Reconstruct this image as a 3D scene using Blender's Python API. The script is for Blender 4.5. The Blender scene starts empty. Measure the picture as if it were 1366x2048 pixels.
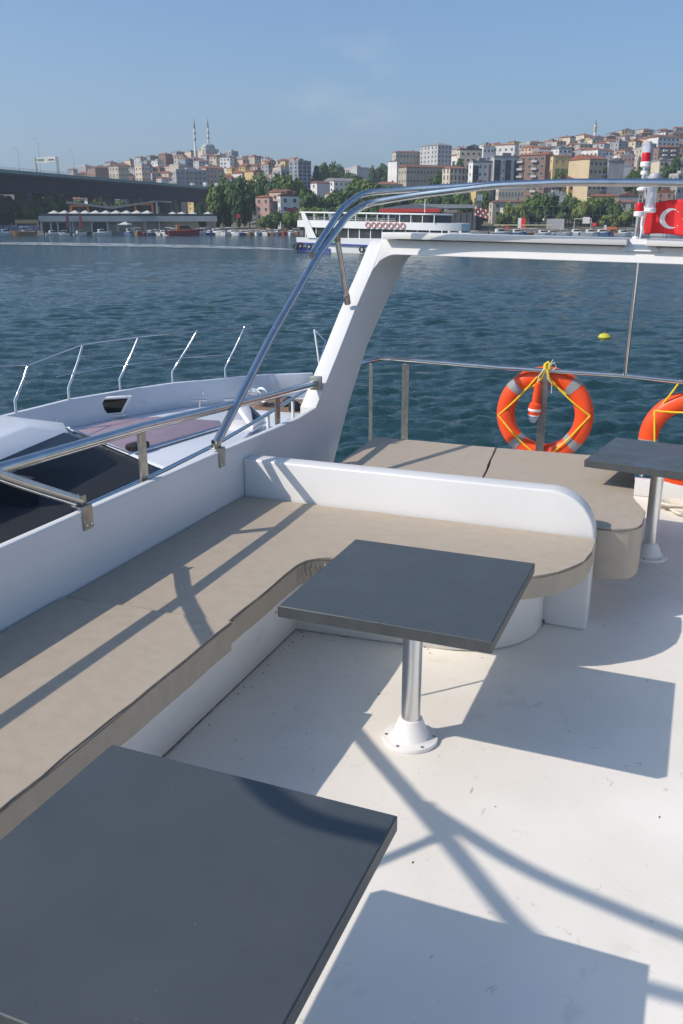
import bpy, bmesh, math, random
import numpy as np
from mathutils import Matrix, Vector

random.seed(7)
R = math.radians
S = bpy.context.scene
COL = S.collection

# ------------------------------------------------------------------ camera, sky, sun, exposure
F = 1761.4                       # focal length in pixels of the 1366x2048 photograph
PITCH, YAW = R(18.35), R(22.02)
DECK = 3.8                       # flybridge deck above the water
CAMZ = DECK + 1.8
cam_d = bpy.data.cameras.new('camera')
cam = bpy.data.objects.new('camera', cam_d)
COL.objects.link(cam)
cam.location = (0, 0, CAMZ)
cam.rotation_euler = (R(90) - PITCH, 0, YAW)
cam_d.sensor_fit = 'VERTICAL'
cam_d.sensor_height = 24
cam_d.sensor_width = 16
cam_d.lens = F / 2048 * 24
cam_d.clip_start = 0.05
cam_d.clip_end = 12000
S.camera = cam

TOSUN = Vector((-.535, -.445, .61)).normalized()
SUN_EL = math.asin(TOSUN.z)
SUN_AZ = math.atan2(TOSUN.x, TOSUN.y)       # from +Y towards +X
w = bpy.data.worlds.new('World')
S.world = w
w.use_nodes = True
nt = w.node_tree
bg = nt.nodes['Background']
sky = nt.nodes.new('ShaderNodeTexSky')
sky.sky_type = 'NISHITA'
sky.sun_disc = False
sky.sun_elevation = SUN_EL
sky.sun_rotation = SUN_AZ
sky.altitude = 0
sky.air_density = 1.0
sky.dust_density = 2.0
sky.ozone_density = 3.0
tint = nt.nodes.new('ShaderNodeMix'); tint.data_type = 'RGBA'; tint.blend_type = 'MULTIPLY'; tint.inputs['Factor'].default_value = 1
tint.inputs['B'].default_value = (.79, 1.0, 1.16, 1)
nt.links.new(sky.outputs[0], tint.inputs['A'])
# a faint wisp of cloud low over the hills
tcw = nt.nodes.new('ShaderNodeTexCoord')
mpw = nt.nodes.new('ShaderNodeMapping'); mpw.inputs['Scale'].default_value = (7, 7, 20); nt.links.new(tcw.outputs['Generated'], mpw.inputs[0])
nzw = nt.nodes.new('ShaderNodeTexNoise'); nzw.inputs['Scale'].default_value = 1.6; nzw.inputs['Detail'].default_value = 7; nt.links.new(mpw.outputs[0], nzw.inputs[0])
rgw = nt.nodes.new('ShaderNodeMapRange'); rgw.inputs[1].default_value = .50; rgw.inputs[2].default_value = .78; nt.links.new(nzw.outputs[0], rgw.inputs[0])
dtw = nt.nodes.new('ShaderNodeVectorMath'); dtw.operation = 'DOT_PRODUCT'; dtw.inputs[1].default_value = Vector((-.372, .920, .118)).normalized(); nt.links.new(tcw.outputs['Generated'], dtw.inputs[0])
rg2 = nt.nodes.new('ShaderNodeMapRange'); rg2.inputs[1].default_value = .9965; rg2.inputs[2].default_value = .9995; rg2.interpolation_type = 'SMOOTHSTEP'; nt.links.new(dtw.outputs['Value'], rg2.inputs[0])
mlw = nt.nodes.new('ShaderNodeMath'); mlw.operation = 'MULTIPLY'; nt.links.new(rgw.outputs[0], mlw.inputs[0]); nt.links.new(rg2.outputs[0], mlw.inputs[1])
ml2 = nt.nodes.new('ShaderNodeMath'); ml2.operation = 'MULTIPLY'; ml2.inputs[1].default_value = .30; nt.links.new(mlw.outputs[0], ml2.inputs[0])
cld = nt.nodes.new('ShaderNodeMix'); cld.data_type = 'RGBA'; cld.inputs['B'].default_value = (6.2, 6.0, 6.0, 1)
nt.links.new(ml2.outputs[0], cld.inputs['Factor']); nt.links.new(tint.outputs['Result'], cld.inputs['A'])
nt.links.new(cld.outputs['Result'], bg.inputs[0])
bg.inputs[1].default_value = 0.093

sun_d = bpy.data.lights.new('sun', 'SUN')
sun_d.energy = 3.15
sun_d.angle = R(0.5)
sun_d.color = (1.0, 0.885, 0.77)
sun = bpy.data.objects.new('sun', sun_d)
COL.objects.link(sun)
sun.rotation_euler = TOSUN.to_track_quat('Z', 'Y').to_euler()

S.view_settings.view_transform = 'Standard'
S.view_settings.look = 'None'
S.view_settings.exposure = 0.45
S.view_settings.gamma = 1.0

# ------------------------------------------------------------------ materials
def _new(name):
    m = bpy.data.materials.new(name)
    m.use_nodes = True
    n = m.node_tree.nodes
    return m, n, m.node_tree.links, n['Principled BSDF']

def mat(name, col, rough=.6, metal=0., var=.12, scale=3., bump=0., bscale=40., stretch=(1, 1, 1), ior=1.45, space='Object', hue=None, detail=4):
    """plain surface with a little uneven tone and relief"""
    m, n, l, b = _new(name)
    tc = n.new('ShaderNodeTexCoord')
    mp = n.new('ShaderNodeMapping'); mp.inputs['Scale'].default_value = stretch
    l.new(tc.outputs[space], mp.inputs[0])
    nz = n.new('ShaderNodeTexNoise'); nz.inputs['Scale'].default_value = scale; nz.inputs['Detail'].default_value = detail
    l.new(mp.outputs[0], nz.inputs[0])
    rp = n.new('ShaderNodeValToRGB')
    rp.color_ramp.elements[0].position = .32; rp.color_ramp.elements[1].position = .68
    c2 = hue or col
    rp.color_ramp.elements[0].color = [min(1, c * (1 - var)) for c in col] + [1]
    rp.color_ramp.elements[1].color = [min(1, c * (1 + var)) for c in c2] + [1]
    l.new(nz.outputs[0], rp.inputs[0])
    l.new(rp.outputs[0], b.inputs['Base Color'])
    b.inputs['Roughness'].default_value = rough
    b.inputs['Metallic'].default_value = metal
    b.inputs['IOR'].default_value = ior
    if bump:
        n2 = n.new('ShaderNodeTexNoise'); n2.inputs['Scale'].default_value = bscale; n2.inputs['Detail'].default_value = 5
        l.new(mp.outputs[0], n2.inputs[0])
        bp = n.new('ShaderNodeBump'); bp.inputs['Strength'].default_value = bump; bp.inputs['Distance'].default_value = .01
        l.new(n2.outputs[0], bp.inputs['Height']); l.new(bp.outputs[0], b.inputs['Normal'])
    return m

def rvary(m, lo, hi, scale=3., stretch=(1, 1, 1)):
    n = m.node_tree.nodes; l = m.node_tree.links; b = n['Principled BSDF']
    tc = n.new('ShaderNodeTexCoord'); mp = n.new('ShaderNodeMapping'); mp.inputs['Scale'].default_value = stretch
    z = n.new('ShaderNodeTexNoise'); z.inputs['Scale'].default_value = scale; z.inputs['Detail'].default_value = 8; z.inputs['Distortion'].default_value = 1.2
    r = n.new('ShaderNodeMapRange'); r.inputs[1].default_value = .3; r.inputs[2].default_value = .7; r.inputs[3].default_value = lo; r.inputs[4].default_value = hi
    l.new(tc.outputs['Object'], mp.inputs[0]); l.new(mp.outputs[0], z.inputs[0]); l.new(z.outputs[0], r.inputs[0]); l.new(r.outputs[0], b.inputs['Roughness'])
    return m

def spots(m, scale, size, keep, col, stretch=(1, 1, 1), soft=.3):
    """scatter sparse specks or scuffs with shapes of their own over a material"""
    n = m.node_tree.nodes; l = m.node_tree.links; b = n['Principled BSDF']
    src = b.inputs['Base Color'].links[0].from_socket
    tc = n.new('ShaderNodeTexCoord')
    mp = n.new('ShaderNodeMapping'); mp.inputs['Scale'].default_value = stretch
    l.new(tc.outputs['Object'], mp.inputs[0])
    dn = n.new('ShaderNodeTexNoise'); dn.inputs['Scale'].default_value = scale * 1.7
    l.new(mp.outputs[0], dn.inputs[0])
    mx = n.new('ShaderNodeVectorMath'); mx.operation = 'MULTIPLY_ADD'
    mx.inputs[1].default_value = (.5 / scale,) * 3
    l.new(dn.outputs['Color'], mx.inputs[0]); l.new(mp.outputs[0], mx.inputs[2])
    v = n.new('ShaderNodeTexVoronoi'); v.inputs['Scale'].default_value = scale
    l.new(mx.outputs[0], v.inputs['Vector'])
    a = n.new('ShaderNodeMapRange'); a.inputs[1].default_value = size; a.inputs[2].default_value = size * soft
    l.new(v.outputs['Distance'], a.inputs[0])
    sp = n.new('ShaderNodeSeparateColor'); l.new(v.outputs['Color'], sp.inputs[0])
    k = n.new('ShaderNodeMath'); k.operation = 'LESS_THAN'; k.inputs[1].default_value = keep
    l.new(sp.outputs[0], k.inputs[0])
    q = n.new('ShaderNodeMath'); q.operation = 'MULTIPLY'
    l.new(a.outputs[0], q.inputs[0]); l.new(k.outputs[0], q.inputs[1])
    mix = n.new('ShaderNodeMix'); mix.data_type = 'RGBA'
    l.new(q.outputs[0], mix.inputs['Factor']); l.new(src, mix.inputs['A']); mix.inputs['B'].default_value = list(col) + [1]
    l.new(mix.outputs['Result'], b.inputs['Base Color'])
    return m

def hairs(m, scale, width, col, amount=.5, seed=0.):
    """thin curling scuffs and hairs, in patches"""
    n = m.node_tree.nodes; l = m.node_tree.links; b = n['Principled BSDF']
    src = b.inputs['Base Color'].links[0].from_socket
    tc = n.new('ShaderNodeTexCoord'); mp = n.new('ShaderNodeMapping'); mp.inputs['Location'].default_value = (seed, seed * 2, 0)
    l.new(tc.outputs['Object'], mp.inputs[0])
    def nz(sc, de=2):
        z = n.new('ShaderNodeTexNoise'); z.inputs['Scale'].default_value = sc; z.inputs['Detail'].default_value = de; l.new(mp.outputs[0], z.inputs[0]); return z.outputs[0]
    def mth(op, a, v):
        q = n.new('ShaderNodeMath'); q.operation = op; l.new(a, q.inputs[0])
        if isinstance(v, float): q.inputs[1].default_value = v
        else: l.new(v, q.inputs[1])
        return q.outputs[0]
    line = mth('ABSOLUTE', mth('SUBTRACT', nz(scale), .5), 0.)
    r = n.new('ShaderNodeMapRange'); r.inputs[1].default_value = width; r.inputs[2].default_value = width * .3; l.new(line, r.inputs[0])
    r2 = n.new('ShaderNodeMapRange'); r2.inputs[1].default_value = .60; r2.inputs[2].default_value = .66; l.new(nz(scale * 1.3 + .7, 1), r2.inputs[0])
    r3 = n.new('ShaderNodeMapRange'); r3.inputs[1].default_value = .46; r3.inputs[2].default_value = .60; l.new(nz(1.7, 2), r3.inputs[0])
    f = mth('MULTIPLY', mth('MULTIPLY', mth('MULTIPLY', r.outputs[0], r2.outputs[0]), r3.outputs[0]), float(amount))
    mix = n.new('ShaderNodeMix'); mix.data_type = 'RGBA'
    l.new(f, mix.inputs['Factor']); l.new(src, mix.inputs['A']); mix.inputs['B'].default_value = list(col) + [1]
    l.new(mix.outputs['Result'], b.inputs['Base Color'])
    return m

M = {}
M['gel'] = spots(spots(mat('white_gelcoat', (.69, .69, .68), .30, var=.035, scale=1.6, bump=.10, bscale=3.2), 9, .06, .08, (.60, .59, .55)), 4, .2, .10, (.64, .62, .57), stretch=(1, 1, .25), soft=.05)
dk = mat('deck_paint', (.775, .745, .675), .42, var=.045, scale=2.2, bump=.06, bscale=60, hue=(.785, .76, .70))
spots(dk, 26, .16, .13, (.57, .55, .49), stretch=(1, .55, 1))
spots(dk, 7, .05, .22, (.22, .19, .15))
spots(dk, 15, .10, .12, (.44, .41, .34), stretch=(1, .2, 1))
spots(dk, 17, .07, .10, (.50, .47, .40), stretch=(.2, 1, 1))
spots(dk, 3.2, .30, .22, (.655, .635, .58), stretch=(.4, 1, 1), soft=.05)
hairs(dk, 9., .009, (.40, .37, .31), .5); hairs(dk, 17., .011, (.42, .39, .33), .45, 3.3); hairs(dk, 5., .06, (.60, .58, .52), .4, 7.)
M['deck'] = dk
M['cush'] = mat('taupe_leatherette', (.405, .345, .270), .6, var=.05, scale=16, bump=.12, bscale=34, stretch=(1, 1.5, 1), detail=9)
M['cush2'] = mat('taupe_leatherette_light', (.405, .35, .28), .6, var=.045, scale=15, bump=.10, bscale=30, stretch=(1.5, 1, 1), detail=9)
M['pipe'] = mat('cushion_piping', (.20, .175, .145), .7, var=.15, scale=40)
M['lam'] = spots(spots(mat('slate_laminate', (.063, .075, .083), .34, var=.06, scale=5, bump=.02, bscale=250, detail=9), 30, .06, .05, (.30, .32, .33)), 11, .10, .10, (.12, .135, .145))
rvary(M['lam'], .25, .46, 4.5); rvary(M['deck'], .34, .55, 3)
spots(M['lam'], 5, .22, .25, (.078, .088, .094), stretch=(1, .5, 1), soft=.05); spots(M['lam'], 55, .10, .06, (.20, .21, .21)); hairs(M['lam'], 13., .012, (.11, .12, .125), .22, 2.)
M['lamedge'] = mat('slate_edge', (.062, .068, .070), .45, var=.12, scale=30, stretch=(1, 1, .1))
M['alu'] = mat('brushed_aluminium', (.72, .72, .71), .30, 1., var=.05, scale=60, stretch=(1, 1, .05), bump=.04, bscale=120)
M['steel'] = mat('polished_steel', (.62, .62, .62), .13, 1., var=.08, scale=14, bump=.03, bscale=18)
M['steeld'] = mat('dull_steel', (.38, .365, .335), .36, 1., var=.2, scale=25, bump=.05, bscale=50)
M['white'] = mat('white_plastic', (.78, .77, .76), .4, var=.03, scale=8)
M['slat'] = mat('grey_slat', (.66, .655, .64), .45, var=.05, scale=5, stretch=(.2, 3, 3))
M['orange'] = mat('orange_buoy', (.86, .085, .018), .38, var=.06, scale=12, bump=.03, bscale=30)
M['band'] = mat('reflective_band', (.29, .295, .31), .4, var=.1, scale=60)
M['rope'] = mat('yellow_rope', (.80, .58, .03), .75, var=.2, scale=150)
M['ropew'] = mat('white_rope', (.68, .63, .52), .8, var=.2, scale=120)
M['red'] = mat('red_lens', (.55, .012, .025), .18, var=.06, scale=20)
def clear(name):
    m, n, l, b = _new(name)
    b.inputs['Base Color'].default_value = (.62, .68, .76, 1); b.inputs['Roughness'].default_value = .08
    tr = n.new('ShaderNodeBsdfTransparent'); tr.inputs[0].default_value = (.90, .93, .97, 1)
    mx = n.new('ShaderNodeMixShader'); mx.inputs[0].default_value = .42
    l.new(tr.outputs[0], mx.inputs[1]); l.new(b.outputs[0], mx.inputs[2]); l.new(mx.outputs[0], n['Material Output'].inputs['Surface'])
    return m
M['clear'] = clear('clear_lens')
M['flag'] = mat('flag_red', (.72, .03, .035), .75, var=.08, scale=10)
M['flagw'] = mat('flag_white', (.80, .79, .78), .75, var=.04, scale=10)
M['black'] = mat('black_rubber', (.02, .02, .022), .6, var=.2, scale=20)
M['yel'] = mat('yellow_float', (.50, .48, .05), .6, var=.12, scale=6)

def glass(name, col=(.006, .008, .010), rough=.06):
    m, n, l, b = _new(name)
    b.inputs['Base Color'].default_value = list(col) + [1]
    b.inputs['Roughness'].default_value = rough
    b.inputs['IOR'].default_value = 1.5
    return m
M['glass'] = glass('tinted_glass')
def tinted(name):
    m, n, l, b = _new(name)
    n.remove(b)
    tr = n.new('ShaderNodeBsdfTransparent'); tr.inputs[0].default_value = (.26, .26, .26, 1)
    gl = n.new('ShaderNodeBsdfGlossy'); gl.inputs['Roughness'].default_value = .03; gl.inputs[0].default_value = (.42, .44, .46, 1)
    lw_ = n.new('ShaderNodeLayerWeight'); lw_.inputs[0].default_value = .5
    pw = n.new('ShaderNodeMath'); pw.operation = 'POWER'; pw.inputs[1].default_value = 4.; l.new(lw_.outputs['Facing'], pw.inputs[0])
    fr = n.new('ShaderNodeMath'); fr.operation = 'MULTIPLY_ADD'; fr.inputs[1].default_value = .4; fr.inputs[2].default_value = .02; l.new(pw.outputs[0], fr.inputs[0])
    mx = n.new('ShaderNodeMixShader'); l.new(fr.outputs[0], mx.inputs[0]); l.new(tr.outputs[0], mx.inputs[1]); l.new(gl.outputs[0], mx.inputs[2])
    l.new(mx.outputs[0], n['Material Output'].inputs['Surface'])
    return m
M['tint'] = tinted('tinted_screen')
M['win'] = mat('window_glass', (.055, .065, .075), .12, var=.35, scale=.35)

# ------------------------------------------------------------------ mesh helpers
class MB:
    def __init__(s): s.v = []; s.f = []; s.m = []
    def add(s, vs, fs, mi=0):
        o = len(s.v); s.v += [tuple(v) for v in vs]
        s.f += [[i + o for i in f] for f in fs]; s.m += [mi] * len(fs)
        return s
    def box(s, x0, x1, y0, y1, z0, z1, mi=0):
        vs = [(x, y, z) for z in (z0, z1) for y in (y0, y1) for x in (x0, x1)]
        return s.add(vs, [(0, 2, 3, 1), (4, 5, 7, 6), (0, 1, 5, 4), (2, 6, 7, 3), (0, 4, 6, 2), (1, 3, 7, 5)], mi)
    def prism(s, poly, a, b, axis='z', mi=0, fn=None):
        n = len(poly)
        def P(p, h): return {'z': (p[0], p[1], h), 'x': (h, p[0], p[1]), 'y': (p[0], h, p[1])}[axis]
        ar = sum(poly[i][0] * poly[(i + 1) % n][1] - poly[(i + 1) % n][0] * poly[i][1] for i in range(n))
        if ar < 0: poly = poly[::-1]
        vs = [P(p, a) for p in poly] + [P(p, b) for p in poly]
        if fn: vs = [fn(v) for v in vs]
        fs = [list(range(n))[::-1], list(range(n, 2 * n))] + [(i, (i + 1) % n, n + (i + 1) % n, n + i) for i in range(n)]
        if (axis == 'y') != (a > b): fs = [list(f)[::-1] for f in fs]
        return s.add(vs, fs, mi)
    def tube(s, pts, r, seg=12, mi=0, cap=True, rr=None):
        pts = [Vector(p) for p in pts]; n = len(pts)
        t = []
        for i in range(n):
            d = (pts[min(i + 1, n - 1)] - pts[max(i - 1, 0)]); t.append(d.normalized())
        u = t[0].orthogonal().normalized(); vs = []
        for i in range(n):
            u = (u - t[i] * u.dot(t[i])).normalized(); q = t[i].cross(u)
            ri = rr[i] if rr else r
            for k in range(seg):
                a = 2 * math.pi * k / seg
                vs.append(pts[i] + (u * math.cos(a) + q * math.sin(a)) * ri)
        fs = [(i * seg + k, i * seg + (k + 1) % seg, (i + 1) * seg + (k + 1) % seg, (i + 1) * seg + k) for i in range(n - 1) for k in range(seg)]
        if cap: fs += [list(range(seg))[::-1], [(n - 1) * seg + k for k in range(seg)]]
        return s.add(vs, fs, mi)
    def lathe(s, prof, c=(0, 0, 0), seg=24, mi=0, mtx=None):
        vs = []; n = len(prof)
        for (r, z) in prof:
            for k in range(seg):
                a = 2 * math.pi * k / seg
                v = Vector((r * math.cos(a), r * math.sin(a), z))
                if mtx: v = mtx @ v
                vs.append((v[0] + c[0], v[1] + c[1], v[2] + c[2]))
        fs = [(i * seg + k, i * seg + (k + 1) % seg, (i + 1) * seg + (k + 1) % seg, (i + 1) * seg + k) for i in range(n - 1) for k in range(seg)]
        fs += [list(range(seg))[::-1], [(n - 1) * seg + k for k in range(seg)]]
        return s.add(vs, fs, mi)
    def ring(s, R_, r, c, a0=0, a1=2 * math.pi, n=64, seg=20, mi=0, flat=1.0):
        """torus (or arc of one) facing -Y in the XZ plane"""
        full = abs(a1 - a0 - 2 * math.pi) < 1e-6
        cnt = n if full else n + 1; vs = []
        for i in range(cnt):
            a = a0 + (a1 - a0) * i / n
            for k in range(seg):
                b = 2 * math.pi * k / seg
                q = R_ + r * math.cos(b)
                vs.append((c[0] + q * math.cos(a), c[1] - r * flat * math.sin(b), c[2] + q * math.sin(a)))
        fs = [((i % cnt) * seg + k, (i % cnt) * seg + (k + 1) % seg, ((i + 1) % cnt) * seg + (k + 1) % seg, ((i + 1) % cnt) * seg + k) for i in range(n) for k in range(seg)]
        if not full: fs += [list(range(seg)), [n * seg + k for k in range(seg)][::-1]]
        return s.add(vs, fs, mi)
    def build(s, name, mats, root=None, bevel=0, bseg=2, smooth=40, loc=None, keep=None):
        if not isinstance(mats, (list, tuple)): mats = [mats]
        off = Vector(root['_o']) if root is not None else (Vector(loc) if loc is not None else Vector((0, 0, 0)))
        me = bpy.data.meshes.new(name)
        me.from_pydata([(v[0] - off.x, v[1] - off.y, v[2] - off.z) for v in s.v], [], s.f)
        for m in mats: me.materials.append(m)
        if len(mats) > 1:
            for p, mi in zip(me.polygons, s.m): p.material_index = mi
        bm = bmesh.new(); bm.from_mesh(me)
        bmesh.ops.recalc_face_normals(bm, faces=bm.faces)
        if bevel:
            es = [e for e in bm.edges if len(e.link_faces) == 2 and e.calc_face_angle(0) > R(32) and not (keep and keep((e.verts[0].co + e.verts[1].co) / 2 + off))]
            bmesh.ops.bevel(bm, geom=es, offset=bevel, segments=bseg, affect='EDGES', profile=.5, clamp_overlap=True)
        bm.to_mesh(me); bm.free()
        if smooth:
            for p in me.polygons: p.use_smooth = True
            me.set_sharp_from_angle(angle=R(smooth))
        o = bpy.data.objects.new(name, me); COL.objects.link(o)
        if root is not None: o.parent = root
        elif loc is not None: o.location = loc
        o['_o'] = list(off)
        return o

BOAT = []                        # top-level things that belong to the moored yachts
REG = []                         # (object, base label, how far right it stands) for look-alikes
def tag(o, label=None, cat=None, group=None, kind=None):
    if label: o['label'] = label
    if cat: o['category'] = cat
    if group: o['group'] = group
    if kind: o['kind'] = kind
    return o
def thing(name, label, cat, loc, group=None, boat=True):
    o = bpy.data.objects.new(name, None); COL.objects.link(o)
    o.location = loc; o['_o'] = list(loc); o.empty_display_size = .2
    tag(o, label, cat, group)
    if boat: BOAT.append(o)
    return o
def single(mb, name, mats, label, cat, loc, group=None, boat=True, kind=None, **k):
    o = mb.build(name, mats, None, loc=loc, **k); tag(o, label, cat, group, kind)
    if boat: BOAT.append(o)
    return o
def kids(o): return [c for c in bpy.data.objects if c.parent == o]
def copy_tree(o, parent=None, chl=None):
    c = o.copy(); COL.objects.link(c); c.parent = parent
    for ch in (chl if chl is not None else kids(o)): copy_tree(ch, c)
    return c
def fillet(pts, r, n=7):
    pts = [Vector(p) for p in pts]; out = [pts[0]]
    for i in range(1, len(pts) - 1):
        a, b, c = pts[i - 1], pts[i], pts[i + 1]
        d1 = (a - b); d2 = (c - b); q = min(r, d1.length * .45, d2.length * .45)
        p1 = b + d1.normalized() * q; p2 = b + d2.normalized() * q
        for k in range(n + 1):
            t = k / n; out.append(p1 * (1 - t) ** 2 + b * 2 * t * (1 - t) + p2 * t * t)
    out.append(pts[-1]); return out
D = DECK
def B(x, y, z): return (x, y, z + D)

# ------------------------------------------------------------------ where a far thing stands: a bearing (photo column), a distance and a height
FW = np.array([-math.sin(YAW), math.cos(YAW)]); RT = np.array([math.cos(YAW), math.sin(YAW)])
cP, sP = math.cos(PITCH), math.sin(PITCH)
def at(px, d, z=0.):
    lat = (px - 683) / F * (d * cP + (CAMZ - z) * sP)
    p = FW * d + RT * lat
    return Vector((p[0], p[1], z))
def zrow(py, d):
    t = (py - 1024) / F
    return CAMZ + d * -(sP + t * cP) / (cP - t * sP)
def mpp(d): return d * cP / F       # metres per photo pixel

# ------------------------------------------------------------------ water, land
def interp(x, xs, ys): return float(np.interp(x, xs, ys))

def make_water():
    rs = [3.0]
    while rs[-1] < 430: rs.append(rs[-1] * 1.0052 + .003)
    rs = np.array(rs + [900., 2500., 9000.])
    fine = np.radians(np.arange(-26, 26.01, .13))
    side = np.radians(np.arange(30, 179, 6.))
    th = np.concatenate([-side[::-1], fine, side])
    RR, TT = np.meshgrid(rs, th, indexing='ij')
    ang = YAW - TT
    X = -np.sin(ang) * RR; Y = np.cos(ang) * RR
    Z = np.zeros_like(X)
    rng = np.random.default_rng(3)
    cell = np.maximum(RR * .0054, np.where(np.abs(TT) < R(26.5), RR * R(.13), RR * R(6)))
    for i in range(84):
        lam = .26 * (8.0 ** rng.random())
        a = YAW + R(90) + R(12) + rng.normal(0, .40)          # runs along the view, crests across it
        k = 2 * math.pi / lam
        amp = .0070 * lam ** .66
        fade = np.clip(lam / (2.6 * cell) - .6, 0, 1)
        ph = rng.random() * 6.28
        arg = k * (X * math.cos(a) + Y * math.sin(a)) + ph
        Z += amp * fade * (np.sin(arg) + .34 * np.cos(2 * arg))
    gust = 1 + .35 * np.sin(X * .11 + 1.3) * np.sin(Y * .07 + .4)
    Z *= gust
    Z[RR > 435] = -.05
    nr, nc = RR.shape
    me = bpy.data.meshes.new('water')
    vs = np.stack([X, Y, Z], -1).reshape(-1, 3)
    i, j = np.meshgrid(np.arange(nr - 1), np.arange(nc - 1), indexing='ij')
    a0 = (i * nc + j).ravel()
    fs = np.stack([a0, a0 + 1, a0 + nc + 1, a0 + nc], -1)
    me.from_pydata(vs.tolist(), [], fs.tolist())
    for p in me.polygons: p.use_smooth = True
    m, n, l, b = _new('harbour_water')
    tc = n.new('ShaderNodeTexCoord')
    mp = n.new('ShaderNodeMapping'); mp.inputs['Rotation'].default_value = (0, 0, -YAW - R(8)); mp.inputs['Scale'].default_value = (.42, 1, 1)
    l.new(tc.outputs['Object'], mp.inputs[0])
    hs = None
    for sc, am in ((3.4, .52), (10., .34), (1.0, .75), (.27, 1.7)):
        z = n.new('ShaderNodeTexNoise'); z.inputs['Scale'].default_value = sc; z.inputs['Detail'].default_value = 3; z.inputs['Roughness'].default_value = .55
        l.new(mp.outputs[0], z.inputs[0])
        mm = n.new('ShaderNodeMath'); mm.operation = 'MULTIPLY_ADD'; mm.inputs[1].default_value = am
        l.new(z.outputs[0], mm.inputs[0])
        if hs: l.new(hs, mm.inputs[2])
        else: mm.inputs[2].default_value = 0
        hs = mm.outputs[0]
    bp = n.new('ShaderNodeBump'); bp.inputs['Strength'].default_value = .75; bp.inputs['Distance'].default_value = .19
    l.new(hs, bp.inputs['Height']); l.new(bp.outputs[0], b.inputs['Normal'])
    b.inputs['Base Color'].default_value = (.016, .050, .056, 1)
    b.inputs['Roughness'].default_value = .09
    b.inputs['IOR'].default_value = 1.333
    me.materials.append(m)
    o = bpy.data.objects.new('water', me); COL.objects.link(o); o['kind'] = 'structure'
make_water()

# terrain: skyline of the ground by bearing (photo column -> row of the ridge ground) and ridge distance
RX = [-900, -250, 0, 100, 140, 200, 300, 370, 430, 500, 580, 640, 690, 740, 780, 830, 920, 1000, 1090, 1180, 1280, 1366, 1600, 2300]
RY = [400, 395, 386, 374, 366, 352, 334, 324, 320, 332, 342, 352, 362, 364, 360, 352, 326, 316, 307, 298, 288, 282, 274, 310]
RD = [900, 900, 900, 900, 900, 900, 900, 900, 900, 900, 880, 860, 820, 800, 780, 780, 790, 800, 810, 820, 840, 850, 880, 900]
FOOT = [520, 520, 520, 530, 560, 600, 620, 620, 600, 520, 470, 440, 430, 420, 415, 410, 410, 410, 410, 410, 410, 410, 410, 410]
D0 = 368.
def ground(px, d):
    yr, dr, df = interp(px, RX, RY), interp(px, RX, RD), interp(px, RX, FOOT)
    H = max(4., zrow(yr, dr))
    if d <= df: return 1.6 + max(0, (d - D0)) / (df - D0) * 2.0
    t = (d - df) / (dr - df)
    if t <= 1: return 3.6 + (H - 3.6) * (t ** .92)
    return H - (t - 1) * H * .35
def make_land():
    ds = [D0 - .05, D0] + list(np.linspace(385, 1300, 58))
    pxs = list(np.arange(-1500, 2700, 35.))
    vs = []
    for i, d in enumerate(ds):
        for px in pxs:
            z = -2.5 if i == 0 else max(1.0, ground(px, d))
            vs.append(tuple(at(px, d, z)))
    n = len(pxs)
    fs = [(i * n + j, i * n + j + 1, (i + 1) * n + j + 1, (i + 1) * n + j) for i in range(len(ds) - 1) for j in range(n - 1)]
    mb = MB(); mb.add(vs, fs)
    m = mat('hill_ground', (.085, .095, .060), .95, var=.45, scale=.06, hue=(.14, .125, .095), bump=.3, bscale=.5)
    o = mb.build('hills', m); o['kind'] = 'structure'
make_land()
qm = mat('quay_concrete', (.34, .33, .31), .9, var=.2, scale=.2)
mb = MB()
qa = [at(px, D0 - 6, 0) for px in range(-600, 2100, 60)]; qb = [at(px, D0 + 8, 0) for px in range(-600, 2100, 60)]
for k in range(len(qa) - 1):
    v = [qa[k], qa[k + 1], qb[k + 1], qb[k]]
    mb.add([(p.x, p.y, 1.25) for p in v] + [(p.x, p.y, -2) for p in v], [(0, 1, 2, 3), (0, 4, 5, 1)])
o = mb.build('quay', qm, smooth=0); o['kind'] = 'structure'

# far hazy ridge seen through the gap between the hills
mb = MB(); vs = []
xs = list(range(-700, 2200, 40))
for px in xs: vs.append(tuple(at(px, 2600, -5)))
for px in xs: vs.append(tuple(at(px, 2600, zrow(366 + 7 * math.sin(px * .013) + 4 * math.sin(px * .05), 2600))))
for px in xs: vs.append(tuple(at(px, 3200, 20)))
n = len(xs)
mb.add(vs, [(r * n + j, r * n + j + 1, (r + 1) * n + j + 1, (r + 1) * n + j) for r in (0, 1) for j in range(n - 1)])
o = mb.build('distant_hills', mat('far_wood', (.06, .075, .05), 1, var=.3, scale=.02)); o['kind'] = 'structure'

# wake behind the ferry and pale drift lines: a thin sheet of foam on the water
mw, nw, lw, bw = _new('foam')
bw.inputs['Base Color'].default_value = (.42, .47, .48, 1); bw.inputs['Roughness'].default_value = .8
tc = nw.new('ShaderNodeTexCoord'); z = nw.new('ShaderNodeTexNoise'); z.inputs['Scale'].default_value = .35; z.inputs['Detail'].default_value = 6
lw.new(tc.outputs['Object'], z.inputs[0])
rp = nw.new('ShaderNodeMapRange'); rp.inputs[1].default_value = .33; rp.inputs[2].default_value = .66; rp.inputs[4].default_value = .9
lw.new(z.outputs[0], rp.inputs[0]); lw.new(rp.outputs[0], bw.inputs['Alpha'])
mb = MB()
def strip(p, h):
    vs = []
    for (px, d, wd) in p:
        a = at(px, d - wd / 2, h); b = at(px, d + wd / 2, h); vs += [tuple(a), tuple(b)]
    mb.add(vs, [(2 * i, 2 * i + 2, 2 * i + 3, 2 * i + 1) for i in range(len(p) - 1)])
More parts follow.
